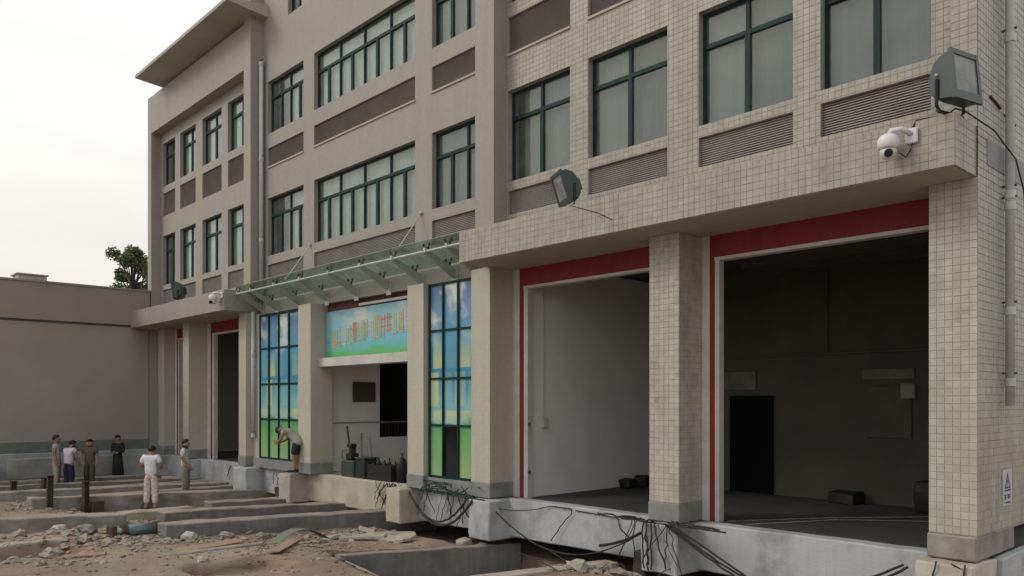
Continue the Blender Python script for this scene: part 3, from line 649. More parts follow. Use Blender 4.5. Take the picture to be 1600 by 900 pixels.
# ------------------------------------------------------------------ glass canopy over the middle entrance
C = thing('glass_canopy', 'greenish glass entrance canopy on short steel brackets above the painted murals', 'canopy', (-17.5, 1.1, 4.6))
bxs = [-12.9, -13.63, -14.85, -16.15, -17.58, -19.03, -20.44, -21.85, -22.75]
def cz(y): return 4.68 + (1.1 - y)/.82*.34
for k, x in enumerate(bxs):
    b = MB(); hw = .035
    for (ya, za, ha), (yb, zb, hb) in (((1.098, cz(1.098), .22), (.26, cz(.26), .09)),):
        b.v += [(x-hw, ya, za-ha), (x+hw, ya, za-ha), (x+hw, ya, za), (x-hw, ya, za), (x-hw, yb, zb-hb), (x+hw, yb, zb-hb), (x+hw, yb, zb), (x-hw, yb, zb)]
        b.f += [(0, 1, 2, 3), (4, 7, 6, 5), (0, 4, 5, 1), (1, 5, 6, 2), (2, 6, 7, 3), (3, 7, 4, 0)]
    b.box(x-.10, x+.10, 1.085, 1.0985, 4.36, 4.70)
    br_ = b.build('bracket', M_galv, C)
    for y in (.36, .95):
        f_ = MB(); f_.tube([(x, y, cz(y)-.01), (x, y, cz(y)+.07)], .022, 8)
        for sx in (-.1, .1): f_.tube([(x, y, cz(y)+.06), (x+sx, y-.04, cz(y)+.10)], .011, 6); f_.tube([(x+sx, y-.04, cz(y-.04)+.08), (x+sx, y-.04, cz(y-.04)+.135)], .024, 8)
        f_.build('spider_fitting', M_steel, br_)
for k in range(len(bxs)-1):
    x1, x0 = bxs[k]-.006, bxs[k+1]+.006
    if k == 0: x1 = -12.20
    g = MB(); th = .014
    for y, lst in ((.20, 0), (1.06, 1)):
        z = cz(y)+.105
        g.v += [(x0, y, z), (x1, y, z), (x1, y, z+th), (x0, y, z+th)]
    g.f += [(0, 1, 2, 3), (7, 6, 5, 4), (0, 4, 5, 1), (1, 5, 6, 2), (2, 6, 7, 3), (3, 7, 4, 0)]
    g.build('glass_pane', M_glass_c, C)
MB().tube([(-22.8, .30, cz(.3)-.05), (-12.2, .30, cz(.3)-.05)], .03, 8).build('edge_tube', M_galv, C)
for x in (-14.85, -19.9):
    MB().tube([(x, 1.10, 6.10), (x, .36, cz(.36)+.10)], .016, 8).ico((x, 1.085, 6.10), .05, 2).ico((x, .36, cz(.36)+.1), .04, 2).build('tie_rod', M_galv, C)

# ------------------------------------------------------------------ neighbouring low building on the left
NB = thing('low_building', 'plain beige windowless low building standing at right angles to the office block', 'building', (-33.5, -9, -1))
MB().box(-36.5, -31.1, -24, .64, .44, 4.52).build('wall', M_wall_n, NB)
MB().box(-36.6, -31.02, -24.02, .66, 4.60, 5.87).build('parapet', M_wall_n2, NB)
MB().box(-36.5, -31.13, -23.9, .62, 4.52, 4.60).build('shadow_groove', M_greenband_shadow, NB)  # dark strip: the parapet's shadow line put into the colour
MB().box(-36.5, -31.092, -24, .645, .06, .44).build('painted_band', M_greenband_shadow, NB)
broken_box(-36.5, -31.03, -24, .65, -1.2, .06, (10, 2, 3), .02).build('footing', M_palebase, NB)
MB().box(-36.65, -30.98, -24.05, .69, 5.87, 5.93).build('coping', M_wall_n2, NB)
ru = thing('roof_vent', 'small pale box vent on the roof edge of the low beige building', 'vent', (-32.4, -3.0, 5.93))
MB().bevbox(-32.8, -32.0, -3.4, -2.5, 5.93, 6.22, .03).build('casing', M_conc_l, ru)
MB().bevbox(-32.86, -31.94, -3.46, -2.44, 6.221, 6.27, .02).build('lid', M_conc_l, ru)
# wall downpipe between neighbour and office
# ------------------------------------------------------------------ fittings on the facade
def floodlight(label, loc, aim, s=1.0):
    f = aim.normalized(); side = Vector((0, 0, 1)).cross(f).normalized(); up = f.cross(side)
    Mx = Matrix((( *(f*s), loc[0]), ( *(side*s), loc[1]), (*(up*s), loc[2]), (0, 0, 0, 1)))
    Mx = Matrix(((f.x*s, side.x*s, up.x*s, loc[0]), (f.y*s, side.y*s, up.y*s, loc[1]), (f.z*s, side.z*s, up.z*s, loc[2]), (0, 0, 0, 1)))
    T = thing('floodlight', label, 'floodlight', tuple(Vector(loc) - Vector((0, 0, .36*s))), 'floodlights on the canopy beam')
    # housing: profile (x forward, z up) swept across its width, curved back
    prof = [(.16, -.27), (.16, .27), (.06, .285), (-.04, .22), (-.10, .10), (-.115, -.05), (-.085, -.18), (.0, -.26)]
    mb = MB(); ws = [-.24, -.19, .19, .24]; sc_ = [.86, 1, 1, .86]
    for wv, k in zip(ws, sc_):
        for px_, pz_ in prof: mb.v.append((px_ if px_ > .15 else px_*k, wv, pz_*(k if px_ < .15 else 1)))
    n_ = len(prof)
    for r_ in range(3):
        for j in range(n_): mb.f.append((r_*n_+j, r_*n_+(j+1) % n_, (r_+1)*n_+(j+1) % n_, (r_+1)*n_+j))
    mb.f.append(tuple(range(n_))); mb.f.append(tuple(3*n_+j for j in reversed(range(n_))))
    mb.xf(Mx).build('housing', M_flood, T)
    fr_ = MB().box(.161, .20, -.26, -.21, -.29, .29).box(.161, .20, .21, .26, -.29, .29).box(.162, .199, -.21, .21, .23, .29).box(.162, .199, -.21, .21, -.29, -.19)
    fr_.xf(Mx).build('rim', M_flood, T)
    MB().box(.165, .185, -.21, .21, -.19, .23).xf(Mx).build('lens', M_glass_f, T)
    MB().box(.162, .1645, -.209, .209, -.189, .229).xf(Mx).build('reflector', surf('floodlight_reflector', (.42, .45, .45), rough=.5, bstr=0), T)
    fin = MB()
    for k in range(5): fin.box(-.15, -.08, -.16+.08*k-.006, -.16+.08*k+.006, -.12, .08)
    fin.xf(Mx).build('cooling_fins', M_flood, T)
    MB().ico((.0, -.245, .05), .022, 2).xf(Mx).build('pivot_bolt', M_galv, T)
    l = Vector(loc); b = MB()
    for sg_ in (-1, 1):
        a = l + side*.255*s*sg_
        b.tube([a, a - Vector((0, 0, .30*s)), a - side*.06*sg_*s - Vector((0, 0, .355*s))], .020*s, 6)
    q = l - Vector((0, 0, .355*s)); b.tube([q - side*.24*s, q + side*.24*s], .020*s, 6)
    b.build('yoke', M_black, T)
    return T
floodlight('large floodlight at the right end of the canopy beam, lens turned to the right', (-3.36, .12, 5.48), Vector((.955, -.24, .10)), 1.0)
floodlight('dark floodlight above the left garage bay, lens tilted down towards the yard', (-9.42, .20, 5.48), Vector((-.42, -.82, -.30)), .98)
def dome_camera(label, dx):
    S = thing('security_camera', label, 'camera', (-3.9+dx, 0, 4.85), 'dome cameras on the canopy beams')
    MB().bevbox(-3.80+dx, -3.66+dx, -.055, -.008, 4.84, 5.02, .012).build('wall_box', M_camw, S)
    MB().tube([(-3.73+dx, -.05, 4.95), (-3.80+dx, -.16, 5.00), (-3.90+dx, -.20, 4.99), (-3.93+dx, -.20, 4.93)], [.03, .03, .03, .04], 10).build('arm', M_camw, S, smooth=True)
    MB().tube([(-3.93+dx, -.20, 4.96), (-3.93+dx, -.20, 4.93), (-3.93+dx, -.20, 4.88), (-3.93+dx, -.20, 4.80), (-3.93+dx, -.20, 4.775)], [.05, .10, .125, .12, .10], 18).build('housing', M_camw, S, smooth=True)
    MB().ico((-3.93+dx, -.20, 4.755), .095, 3).build('dome', M_camw, S, smooth=True)
    MB().tube([(-3.905+dx, -.25, 4.73), (-3.885+dx, -.315, 4.70)], [.05, .045], 14).build('lens', M_black, S)
    MB().tube([(-3.72+dx, -.03, 4.85), (-3.74+dx, -.04, 4.76), (-3.80+dx, -.02, 4.70), (-3.84+dx, -.10, 4.74)], .008, 6).build('lead', M_cable, S)
dome_camera('white dome security camera below the corner floodlight on the tiled beam', 0)
dome_camera('white dome security camera at the left end of the glass canopy', -19.35)
floodlight('dark green floodlight on the left canopy beam near the low building', (-26.9, .22, 5.48), Vector((-.6, -.75, -.12)), 1.0)

def pipe(label, pts, r, collars, cat='pipe'):
    T = thing('drain_pipe', label, cat, pts[-1], 'plastic drain pipes on the facade')
    MB().tube(pts, r, 14).build('pipe', M_pipe, T, smooth=True)
    for x, y, z in collars:
        MB().tube([(x, y, z-.05), (x, y, z+.05)], r*1.22, 14).build('collar', M_pipe, T)
        MB().box(x-r*1.5-.02, x+r*1.5, y-.012, y+.012, z+.10, z+.125).build('clip', M_steel, T)
    return T
pipe('grey plastic drain pipe down the tiled end wall, cut off above the warning plate', [(-3.16, 1.62, 13.2), (-3.16, 1.62, 1.75)], .052, [(-3.16, 1.62, z) for z in (2.05, 2.95, 4.28, 4.42, 6.4)])
pipe('white drain pipe running down beside the left block above the glass canopy', [(-22.62, .98, 11.9), (-22.62, .98, 4.95)], .06, [(-22.62, .98, z) for z in (11.85, 9.0, 6.6)])
pipe('short white drain pipe beside the left mural window', [(-22.86, .84, 4.48), (-22.86, .84, .75)], .055, [(-22.86, .84, z) for z in (.8, 3.2)])
for lab, p0, p1 in (('dark rusty bar sticking out of end wall left of the drain pipe', (-3.235, 1.12, 5.55), (-3.235, 1.5, 5.50)), ('dark rusty bar on the end wall right of the drain pipe', (-3.235, 1.72, 5.47), (-3.235, 2.1, 5.42))):
    tag(MB().tube([p0, Vector(p0)*.5+Vector(p1)*.5+Vector((0, 0, .012)), p1], .018, 6).ico(p0, .024, 1).build('wall_bar', M_rust), lab, 'bar')
# warning plate on the end wall
WP = thing('warning_plate', 'small pale warning plate with a dark triangle on the tiled end wall', 'sign', (-3.24, 1.78, .7))
MB().bevbox(-3.243, -3.232, 1.60, 1.97, .47, .93, .004).build('plate', plain('pale_plate', (.50, .51, .58), .5), WP)
M_ink = plain('indigo_ink', (.035, .03, .09), .5)
def flat(pts, x, name, m, par):
    mb = MB(); n_ = len(pts); mb.v += [(x, a, b) for a, b in pts] + [(x+.002, a, b) for a, b in pts]
    mb.f += [tuple(range(n_)), tuple(reversed(range(n_, 2*n_)))] + [(i, (i+1) % n_, n_+(i+1) % n_, n_+i) for i in range(n_)]
    return mb.build(name, m, par)
tri = [(1.665, .69), (1.905, .69), (1.785, .90)]
flat(tri, -3.2315, 'triangle', M_ink, WP)
flat([(1.708, .712), (1.862, .712), (1.785, .85)], -3.2292, 'triangle_field', plain('plate_grey', (.36, .36, .45), .5), WP)
flat([(1.79, .83), (1.76, .775), (1.785, .775), (1.765, .725), (1.815, .79), (1.79, .79)], -3.2270, 'bolt_mark', M_ink, WP)
flat([(1.67, .655), (1.90, .655), (1.90, .677), (1.67, .677)], -3.2315, 'bar_mark', M_ink, WP)
tx = MB()
for k in range(4):
    y0 = 1.665+.062*k
    for (a, b, c, d_) in ((0, .045, .045, .052), (0, .045, .018, .025), (.0, .008, 0, .06), (.036, .044, .0, .05), (.018, .026, -.008, .066)):
        if (k+int(a*1000)) % 4 != 1: tx.box(-3.2315, -3.2295, y0+a, y0+b, .555+c, .555+d_)
tx.build('lettering', M_ink, WP)
tx = MB()
for k in range(9):
    y0 = 1.665+.027*k; tx.box(-3.2315, -3.2295, y0, y0+.016, .505, .509+.012*(k % 2)).box(-3.2315, -3.2295, y0+.004, y0+.008, .495, .522)
tx.build('small_lettering', M_ink, WP)

# ------------------------------------------------------------------ cables
def sag(p0, p1, drop, n=14, wob=.015, rnd=random):
    p0, p1 = Vector(p0), Vector(p1)
    return [p0.lerp(p1, k/n) + Vector((rnd.uniform(-wob, wob)*(0 < k < n), rnd.uniform(-wob, wob)*(0 < k < n), -drop*4*(k/n)*(1-k/n))) for k in range(n+1)]
def cable(label, runs, r=.012, group='loose cables on the building'):
    mb = MB()
    for q in runs: mb.tube(q, r, 6)
    return tag(mb.build('cable', M_cable, smooth=True), label, 'cable', group)
cable('thin cable dropping from the corner floodlight past the drain pipe', [[(-3.40, .12, 5.12), (-3.26, -.02, 5.13), (-3.22, .2, 5.14), (-3.13, .9, 5.06), (-3.09, 1.6, 4.85), (-3.12, 2.05, 4.55), (-3.2, 2.5, 4.1)]], .010)
cable('cable along the beam top between dome camera and corner floodlight', [[(-3.72, -.03, 5.02), (-3.70, .02, 5.115), (-3.55, .05, 5.115), (-3.42, .12, 5.12)]], .012)
cable('faint cable across the beam from the left floodlight', [[(-9.42, .10, 5.12), (-9.2, -.012, 5.09), (-8.6, -.014, 4.86), (-8.3, -.014, 4.70)]], .006)
Yb = .975
cable('long cable sagging below the grade beam of the left garage bay', [sag((-11.75, .60, -.35), (-8.25, .80, -.30), .62, 18), sag((-8.25, .80, -.30), (-8.1, .72, -.25), .0, 4)], .014)
cable('looped cable lying against the white grade beam under left garage bay', [sag((-11.8, .7, -.30), (-10.6, Yb, -.16), .06, 8) + [Vector((-10.1, Yb, -.17))] + sag((-10.0, Yb, -.2), (-10.55, .9, -.80), -.05, 8)[1:], [Vector((-10.0, Yb, -.19)), Vector((-9.4, Yb, -.2)), Vector((-9.0, Yb, -.22)), Vector((-8.95, Yb, -.40)), Vector((-8.75, .93, -.5))]], .010)
cable('thick black cable end resting on the right part of the left bay beam', [sag((-9.3, .84, -.72), (-8.35, .78, -.38), .04, 8)], .028)
cable('bundle of cables running down from the middle stub across the right bay beam', [sag((-7.6, .42, -.11), (-5.9, .55, -.98), .05, 14), sag((-7.55, .44, -.11), (-5.8, .62, -.93), .08, 14), sag((-7.5, .44, -.1), (-5.7, .60, -.99), .02, 14)], .016)
cable('black cables trailing from the corner stub to the left', [sag((-4.0, .42, -.22), (-5.3, .62, -.86), .03, 10), sag((-3.95, .42, -.24), (-5.2, .66, -.93), .05, 10)], .018)
cable('thin wires hanging on the corner stub below the tiled column', [sag((-3.62, .43, -.12), (-3.72, .40, -.9), -.03, 8, .02), sag((-3.3, .43, -.12), (-3.38, .38, -.9), .02, 8, .02), sag((-3.45, .43, -.13), (-3.05, .5, -.5), -.05, 8, .02)], .010)
rc = random.Random(3)
def tangle(label, c, ext, n, r=.009, mat=None):
    mb = MB()
    for k in range(n):
        p = Vector((c[0]+rc.uniform(-ext[0], ext[0]), c[1]+rc.uniform(-ext[1], ext[1]), c[2]+rc.uniform(0, ext[2]))); pts = [p]; dv = Vector((rc.uniform(-1, 1), rc.uniform(-.4, .4), rc.uniform(-.4, .4)))
        for s_ in range(9):
            dv = (dv + Vector((rc.uniform(-.8, .8), rc.uniform(-.5, .5), rc.uniform(-.6, .5)))).normalized()
            q = pts[-1] + dv*.11; q.z = max(c[2]+.01, min(c[2]+ext[2], q.z)); q.y = max(c[1]-ext[1], min(c[1]+ext[1], q.y)); pts.append(q)
        mb.tube(pts, r, 5)
    return tag(mb.build('cable_heap', mat or M_cable), label, 'cables', 'loose cables on the building')
M_cg = plain('dark_green_cable', (.02, .05, .045))
tangle('dark green heap of tangled cable at the foot of the right mural', (-13.3, .64, -.14), (.75, .16, .22), 26, .012, M_cg)
tangle('flattened dark cable bundle on the ledge at the middle tiled column', (-7.75, .56, -.135), (.55, .09, .05), 14, .014)
def drape(label, x0, x1, y, n, zt, zb, r=.010):
    mb = MB()
    for k in range(n):
        x = x0+(x1-x0)*rc.random(); w_ = rc.uniform(-.45, .45); r = rc.choice((.006, .008, .010, .014)); z1 = zb+rc.uniform(-.1, .2)
        mb.tube([Vector((x+w_*t+rc.uniform(-.02, .02), y-.03-.05*math.sin(t*3.1)*rc.random(), zt+(z1-zt)*t)) for t in [i/8 for i in range(9)]], r, 5)
    return tag(mb.build('cable_drape', M_cable), label, 'cables', 'loose cables on the building')
drape('wires hanging down the beam left of the stub below the right mural', -16.5, -15.4, .97, 18, -.12, -.70)
drape('wires hanging over the beam between the two stubs under the right mural', -14.6, -12.5, .97, 15, -.12, -.78)
drape('wires hanging down the stub under the middle tiled column', -8.3, -7.5, .43, 12, -.11, -.85)
drape('wires hanging by the pink stub under the bending person', -21.2, -20.4, .70, 6, -.13, -.70)
drape('wires hanging on the left bay beam next to the grey column', -24.6, -23.5, .92, 4, -.2, -.7)
cable('thick sagging hose looped below the beam under the right mural', [sag((-14.72, .66, -.20), (-12.3, .46, -.15), .62, 20), sag((-14.70, .64, -.22), (-12.28, .43, -.18), .60, 20), sag((-14.72, .66, -.22), (-12.45, .44, -.14), .55, 20)], .022)

# ------------------------------------------------------------------ site: track beams, trench lining, jacks, posts
def track(label, X, w_, y0, y1, zt0, zt1, zb=-1.35, mat=None):
    bm = bmesh.new(); bmesh.ops.create_cube(bm, size=1)
    for v in bm.verts:
        yy = y0 if v.co.y < 0 else y1; zt = zt0 if v.co.y < 0 else zt1
        v.co = Vector((X + v.co.x*w_, yy, zt if v.co.z > 0 else zb))
    bmesh.ops.bevel(bm, geom=bm.edges[:], offset=.018, segments=1, affect='EDGES')
    es = [e for e in bm.edges if e.calc_length() > .25]; bmesh.ops.subdivide_edges(bm, edges=es, cuts=16, use_grid_fill=True)
    for v in bm.verts: v.co += Vector((noise.noise(v.co*2.3), noise.noise(v.co*3.3+Vector((5, 0, 0))), noise.noise(v.co*2.7+Vector((0, 9, 0)))))*.03 + Vector((noise.noise(v.co*9), 0, noise.noise(v.co*8+Vector((4, 4, 4)))))*.012
    o = MB().add(bm).build('track_beam', mat or M_conc_d); return tag(o, label, 'track beam', 'concrete track beams')
track('nearest long concrete track beam leading under the cream grade beam', -16.05, .5, -4.25, 2.3, -.555, -.80)
track('concrete track beam with broken yellowish near end, second from the camera', -18.2, .5, -3.5, 2.3, -.595, -.83)
track('thick short concrete beam at the left edge of the sand', -18.75, .5, -7.3, -4.1, -.46, -.64, mat=M_conc)
track('concrete track beam with steel blocks crossing below the pinkish stub', -20.3, .45, -1.6, 2.3, -.74, -.86)
track('concrete track beam beside the two taller steel posts', -22.6, .5, -5.1, 1.8, -.56, -.80, mat=M_conc)
track('pale concrete track beam in front of the person in the lavender shirt', -24.7, .5, -5.6, .8, -.56, -.70, mat=M_conc)
track('farther concrete track beam crossing below the person in olive clothes', -27.0, .5, -6.5, .8, -.58, -.72)
track('farthest dark concrete track beam along the low beige building', -29.4, .5, -8, .4, -.66, -.74)
# trench lining
def liner(label, a, b, zt0, zt1, th=.16, side=1, zb=-1.9, mat=None):
    a, b = Vector((*a, 0)), Vector((*b, 0)); t = (b-a).normalized(); nn = Vector((-t.y, t.x, 0))*th*side
    mb = MB()
    n_ = 10
    for k in range(n_+1):
        p = a.lerp(b, k/n_); zt = zt0+(zt1-zt0)*k/n_ + noise.noise(p*2)*.02; j = Vector((noise.noise(p*3.1), noise.noise(p*2.9+Vector((3, 0, 0))), 0))*.015
        for q, z in ((p+j, zb), (p+j, zt-.015), (p+j+nn*.1, zt), (p+nn, zt), (p+nn, zb)): mb.v.append((q.x, q.y, z))
    for k in range(n_):
        for m in range(5): mb.f.append((k*5+m, k*5+(m+1) % 5, (k+1)*5+(m+1) % 5, (k+1)*5+m))
    mb.f += [(4, 3, 2, 1, 0), tuple(n_*5+m for m in range(5))]
    return tag(mb.build('trench_wall', mat or M_conc_d), label, 'trench wall', 'concrete walls of the trench')
liner('grey concrete far wall of the trench in the sand', (-12.58, -2.42), (-11.8, 1.32), -.925, -1.06, .18, 1)
liner('slanting left end wall of the trench in the foreground sand', (-9.7, -3.06), (-12.60, -2.46), -.90, -.915, .18, 1, mat=M_conc)
liner('pale near wall of the trench, chipped along its top', (-9.15, .8), (-9.72, -3.0), -.93, -.86, .35, 1, mat=M_conc_l)
# hydraulic jack
J = thing('hydraulic_jack', 'teal cylinder jack lying on a concrete block at end of the nearest track beam', 'jack', (-16.7, -4.5, -.9))
MB().tube([(-16.62, -4.78, -.705), (-16.62, -4.16, -.70)], .105, 20).build('cylinder', M_jack, J, smooth=True)
MB().tube([(-16.62, -4.80, -.705), (-16.62, -4.70, -.705)], .125, 20).build('collar', M_rust, J)
MB().tube([(-16.62, -4.18, -.70), (-16.62, -4.10, -.70)], .128, 20).build('collar', M_steel, J)
MB().tube([(-16.62, -4.92, -.705), (-16.62, -4.79, -.705)], .06, 14).build('piston', M_galv, J)
MB().bevbox(-16.80, -16.44, -5.02, -4.925, -.98, -.58, .015).build('reaction_plate', M_rust, J)
MB().tube([(-16.62, -4.3, -.60), (-16.62, -4.3, -.55), (-16.5, -4.2, -.52)], .015, 6).build('hose_port', M_steel, J)
tag(broken_box(-16.9, -16.38, -4.85, -4.10, -1.2, -.82, (4, 2, 2), .03).build('support_block', surf('mossy_concrete', (.30, .31, .26), (.17, .18, .14), s=2)), 'greenish concrete block under the teal jack', 'block')
def hpost(label, x, y, h, rz=0):
    g = hgt(x, y); T = thing('steel_post', label, 'post', (x, y, g), 'steel reaction posts on the track beams')
    m = Matrix.Translation((x, y, g-.1)) @ Matrix.Rotation(rz, 4, 'Z') @ Matrix.Rotation(random.uniform(-.05, .05), 4, 'X')
    MB().box(-.06, .06, -.065, -.052, 0, h+.1).box(-.06, .06, .052, .065, 0, h+.1).build('flange', M_rust, T).data.transform(m)
    MB().box(-.006, .006, -.0515, .0515, 0, h+.1).build('web', M_rust, T).data.transform(m)
    MB().box(-.075, .075, -.08, .08, h+.101, h+.12).build('cap_plate', M_rust, T).data.transform(m)
hpost('rusty steel post nearest the thick short beam, left of the sand heap', -22.15, -4.75, .82)
hpost('steel post with a block at its foot, right of the two left posts', -22.1, -3.95, .78, .3)
hpost('low steel post at the far left edge', -25.0, -4.95, .50, .1)
hpost('thin steel post between the left edge and the person in lavender shirt', -25.0, -4.22, .62, .5)
tag(broken_box(-22.2, -21.95, -3.85, -3.55, -1.1, -.70, (2, 2, 2), .03).build('concrete_block', M_rust), 'brown block beside the foot of the right steel post', 'block')
# boards, sheets, slabs on the sand
def slab(name, label, cat, loc, sz, rot, mat, jit=.03, group=None, n=2):
    bm = bmesh.new(); bmesh.ops.create_cube(bm, size=1); bmesh.ops.transform(bm, verts=bm.verts, matrix=Matrix.Diagonal((*sz, 1)))
    bmesh.ops.bevel(bm, geom=bm.edges[:], offset=min(sz)*.15, segments=1, affect='EDGES')
    bmesh.ops.subdivide_edges(bm, edges=[e for e in bm.edges if e.calc_length() > .08], cuts=n, use_grid_fill=True)
    sd = random.random()*50
    for v in bm.verts: v.co += Vector([noise.noise(v.co*6+Vector((sd+k*7, 0, 0))) for k in range(3)])*jit
    m = Matrix.Translation(loc) @ Matrix.Rotation(rot[2], 4, 'Z') @ Matrix.Rotation(rot[1], 4, 'Y') @ Matrix.Rotation(rot[0], 4, 'X')
    bmesh.ops.transform(bm, verts=bm.verts, matrix=m)
    return tag(MB().add(bm).build(name, mat), label, cat, group)
def on(x, y, dz=0): return (x, y, hgt(x, y)+dz)
slab('board', 'thin warped board on the sand in front of the jack', 'board', on(-14.55, -4.05, .03), (.35, 1.5, .02), (.02, .03, .12), M_wood, .02)
arc = MB(); ga = hgt(-14.3, -2.2)
for k in range(15):
    t = k/14; y = -2.85+1.15*t; z = ga+.01+.24*math.sin(math.pi*t)
    arc.v += [(-14.45, y, z), (-14.15, y+.03, z), (-14.15, y+.03, z+.012), (-14.45, y, z+.012)]
for k in range(14):
    for m in range(4): arc.f.append((k*4+m, k*4+(m+1) % 4, (k+1)*4+(m+1) % 4, (k+1)*4+m))
arc.f += [(0, 1, 2, 3), (56+3, 56+2, 56+1, 56)]
tag(arc.build('bent_sheet', plain('green_grey_sheet', (.16, .19, .14))), 'arched greenish metal sheet lying on the foreground sand', 'sheet')
FL = [(-14.05, -.95, .9, .6), (-13.5, -.55, .7, .5), (-14.7, -.5, .5, .4), (-13.85, -.15, .55, .35), (-14.4, -1.35, .5, .3)]
for k, (x, y, a, b) in enumerate(FL):
    slab('concrete_flake', ('largest pale broken slab lying on the sand before the cream beam', 'pale broken slab nearest the trench', 'small pale slab beside the nearest track beam', 'pale slab tucked below the stub under the right mural', 'narrow pale slab nearest the arched sheet')[k], 'slab', on(x, y, .05), (a, b, .07), (random.uniform(-.12, .12), random.uniform(-.12, .12), random.uniform(0, 3)), M_conc_l, .06, 'pale broken slabs before the cream beam')
for k, (x, y) in enumerate(((-12.55, .45), (-12.35, .75), (-12.2, .95))):
    slab('loose_block', ('left', 'middle', 'right')[k] + ' one of three small white blocks below the loose hose', 'block', on(x, y, .10), (.22, .28, .14), (.1, .1, .3*k), M_conc_l, .015, 'small white blocks')
CH = [(-17.3, -5.2, .34, 'grey boulder on the sand below the jack'), (-15.2, -6.35, .30, 'rounded pale stone at the brown earth cut'), (-18.0, -5.55, .26, 'flat grey lump at the foot of thick short beam'), (-17.7, -6.3, .24, 'dark lump near left end of the thick short beam'),
      (-16.3, -5.55, .24, 'bluish lump just in front of the jack support block'), (-15.6, -3.9, .28, 'pinkish lump at the near corner of nearest track beam'), (-15.3, -3.3, .26, 'pale twisted lump beside the nearest track beam'), (-15.15, -2.6, .20, 'dark flat lump near the middle of nearest track beam'),
      (-13.2, -4.6, .16, 'small brown stone at the bottom edge of the sand'), (-14.35, -6.7, .15, 'small dark stone at the lower left edge'), (-8.9, -.2, .30, 'whitish lump on the near wall of the trench'), (-8.55, .1, .26, 'pale square lump by the near trench wall'), (-8.1, -.15, .22, 'grey lump below the middle tiled column')]
for x, y, s_, lab in CH:
    mb = MB().ico(on(x, y, s_*.22), s_*.55, 2, (1.2, 1, .62), .22)
    tag(mb.build('rubble_lump', random.choice((M_conc, M_conc_l, M_conc_d, M_conc))), lab, 'rubble', 'larger lumps of rubble')
# loose rubble nobody could count
def rubble(name, label, areas, mat):
    mb = MB()
    for x, y, rx, ry, n_, s0, s1 in areas:
        for _ in range(n_):
            px_, py_ = random.gauss(x, rx), random.gauss(y, ry); s_ = random.uniform(s0, s1)*random.choice((.6, .8, 1, 1))
            if inpoly(px_, py_, PIT): continue
            mb.ico(on(px_, py_, s_*.15), s_*.6, 1, (random.uniform(.8, 1.5), random.uniform(.8, 1.5), random.uniform(.4, .8)), .28)
    o = mb.build(name, mat); o['kind'] = 'stuff'; o['label'] = label; o['category'] = 'rubble'; return o
AR = [(-17.2, -5.3, .5, .5, 90, .04, .16), (-16.0, -4.9, .4, .4, 80, .04, .15), (-15.4, -3.6, .35, .6, 110, .03, .14), (-14.3, -1.0, .6, .6, 120, .03, .12), (-15.4, -6.5, .7, .4, 60, .03, .12),
      (-13.6, -3.2, 1.2, 1.0, 60, .02, .07), (-20.0, -3.6, .8, .8, 70, .04, .14), (-23.0, -4.8, 1.2, .5, 60, .05, .14), (-24.5, -.4, 1.0, .5, 70, .05, .15), (-20.6, .2, .8, .3, 50, .05, .14), (-8.6, .0, .5, .25, 70, .03, .13), (-7.6, .1, .6, .2, 70, .03, .12), (-15.2, .3, .6, .25, 40, .03, .1), (-4.0, .3, .5, .2, 30, .03, .1), (-14.6, -5.4, .8, .5, 60, .02, .10), (-12.6, -3.9, .6, .4, 45, .02, .08), (-16.7, -6.6, .5, .5, 60, .03, .12), (-19.2, -2.6, .4, .8, 50, .03, .10), (-13.9, -1.9, .8, .5, 60, .02, .08)]
tag(broken_box(-16.95, -16.62, -8.2, -5.75, -1.3, -.74, (8, 2, 2), .04).build('low_ledge', M_conc_l), 'low pale concrete ledge above the brown earth cut', 'ledge')
tag(broken_box(-19.9, -19.45, -3.9, -2.3, -1.3, -.74, (6, 2, 2), .04).build('broken_strip', surf('yellowish_concrete', (.40, .37, .27), (.25, .22, .16), s=2)), 'short yellowish concrete strip behind the jack', 'concrete strip')
tag(broken_box(-14.2, -13.95, -4.9, -3.1, -1.3, -.79, (6, 2, 2), .04).build('buried_beam', M_conc), 'half buried concrete beam edge in the foreground sand', 'beam')
tag(broken_box(-25.9, -25.5, -5.6, .6, -1.3, -.70, (10, 2, 2), .03).build('track_beam', M_conc_d), 'narrow concrete track beam between the wide ones near the lavender shirt', 'track beam', 'concrete track beams')
tag(broken_box(-23.9, -23.5, -4.4, .6, -1.3, -.72, (10, 2, 2), .03).build('track_beam', M_conc_d), 'narrow low track beam below the person in the camouflage shirt', 'track beam', 'concrete track beams')
rb = MB()
for k in range(26):
    x, y = random.choice(((-14.4, -1.2), (-16.3, -5.2), (-20.0, -3.4), (-13.2, -3.6), (-8.5, .1), (-7.7, .2))); x += random.gauss(0, .5); y += random.gauss(0, .4)
    if inpoly(x, y, PITX): continue
    a = random.uniform(0, 6.28); L_ = random.uniform(.3, .9); g0 = hgt(x, y); rb.tube([(x, y, g0+.02), (x+math.cos(a)*L_*.5, y+math.sin(a)*L_*.5, g0+.05+random.uniform(0, .12)), (x+math.cos(a)*L_, y+math.sin(a)*L_, g0+.04+random.uniform(0, .22))], .008, 5)
rb = rb.build('scrap_rods', M_rust, kind='stuff'); rb['label'] = 'bent rusty scrap rods sticking out of the rubble'; rb['category'] = 'scrap'
slab('board', 'grey weathered plank lying across the sand left of the trench tip', 'board', on(-13.35, -3.05, .03), (.22, 1.1, .025), (.02, -.03, .75), M_wood, .01)
slab('board', 'short plank beside the brown earth cut at lower left', 'board', on(-14.9, -6.0, .03), (.18, .8, .025), (.03, .05, -.4), M_wood, .01)
rubble('rubble', 'loose grey and pinkish rubble scattered over the site', AR[::2], M_conc)
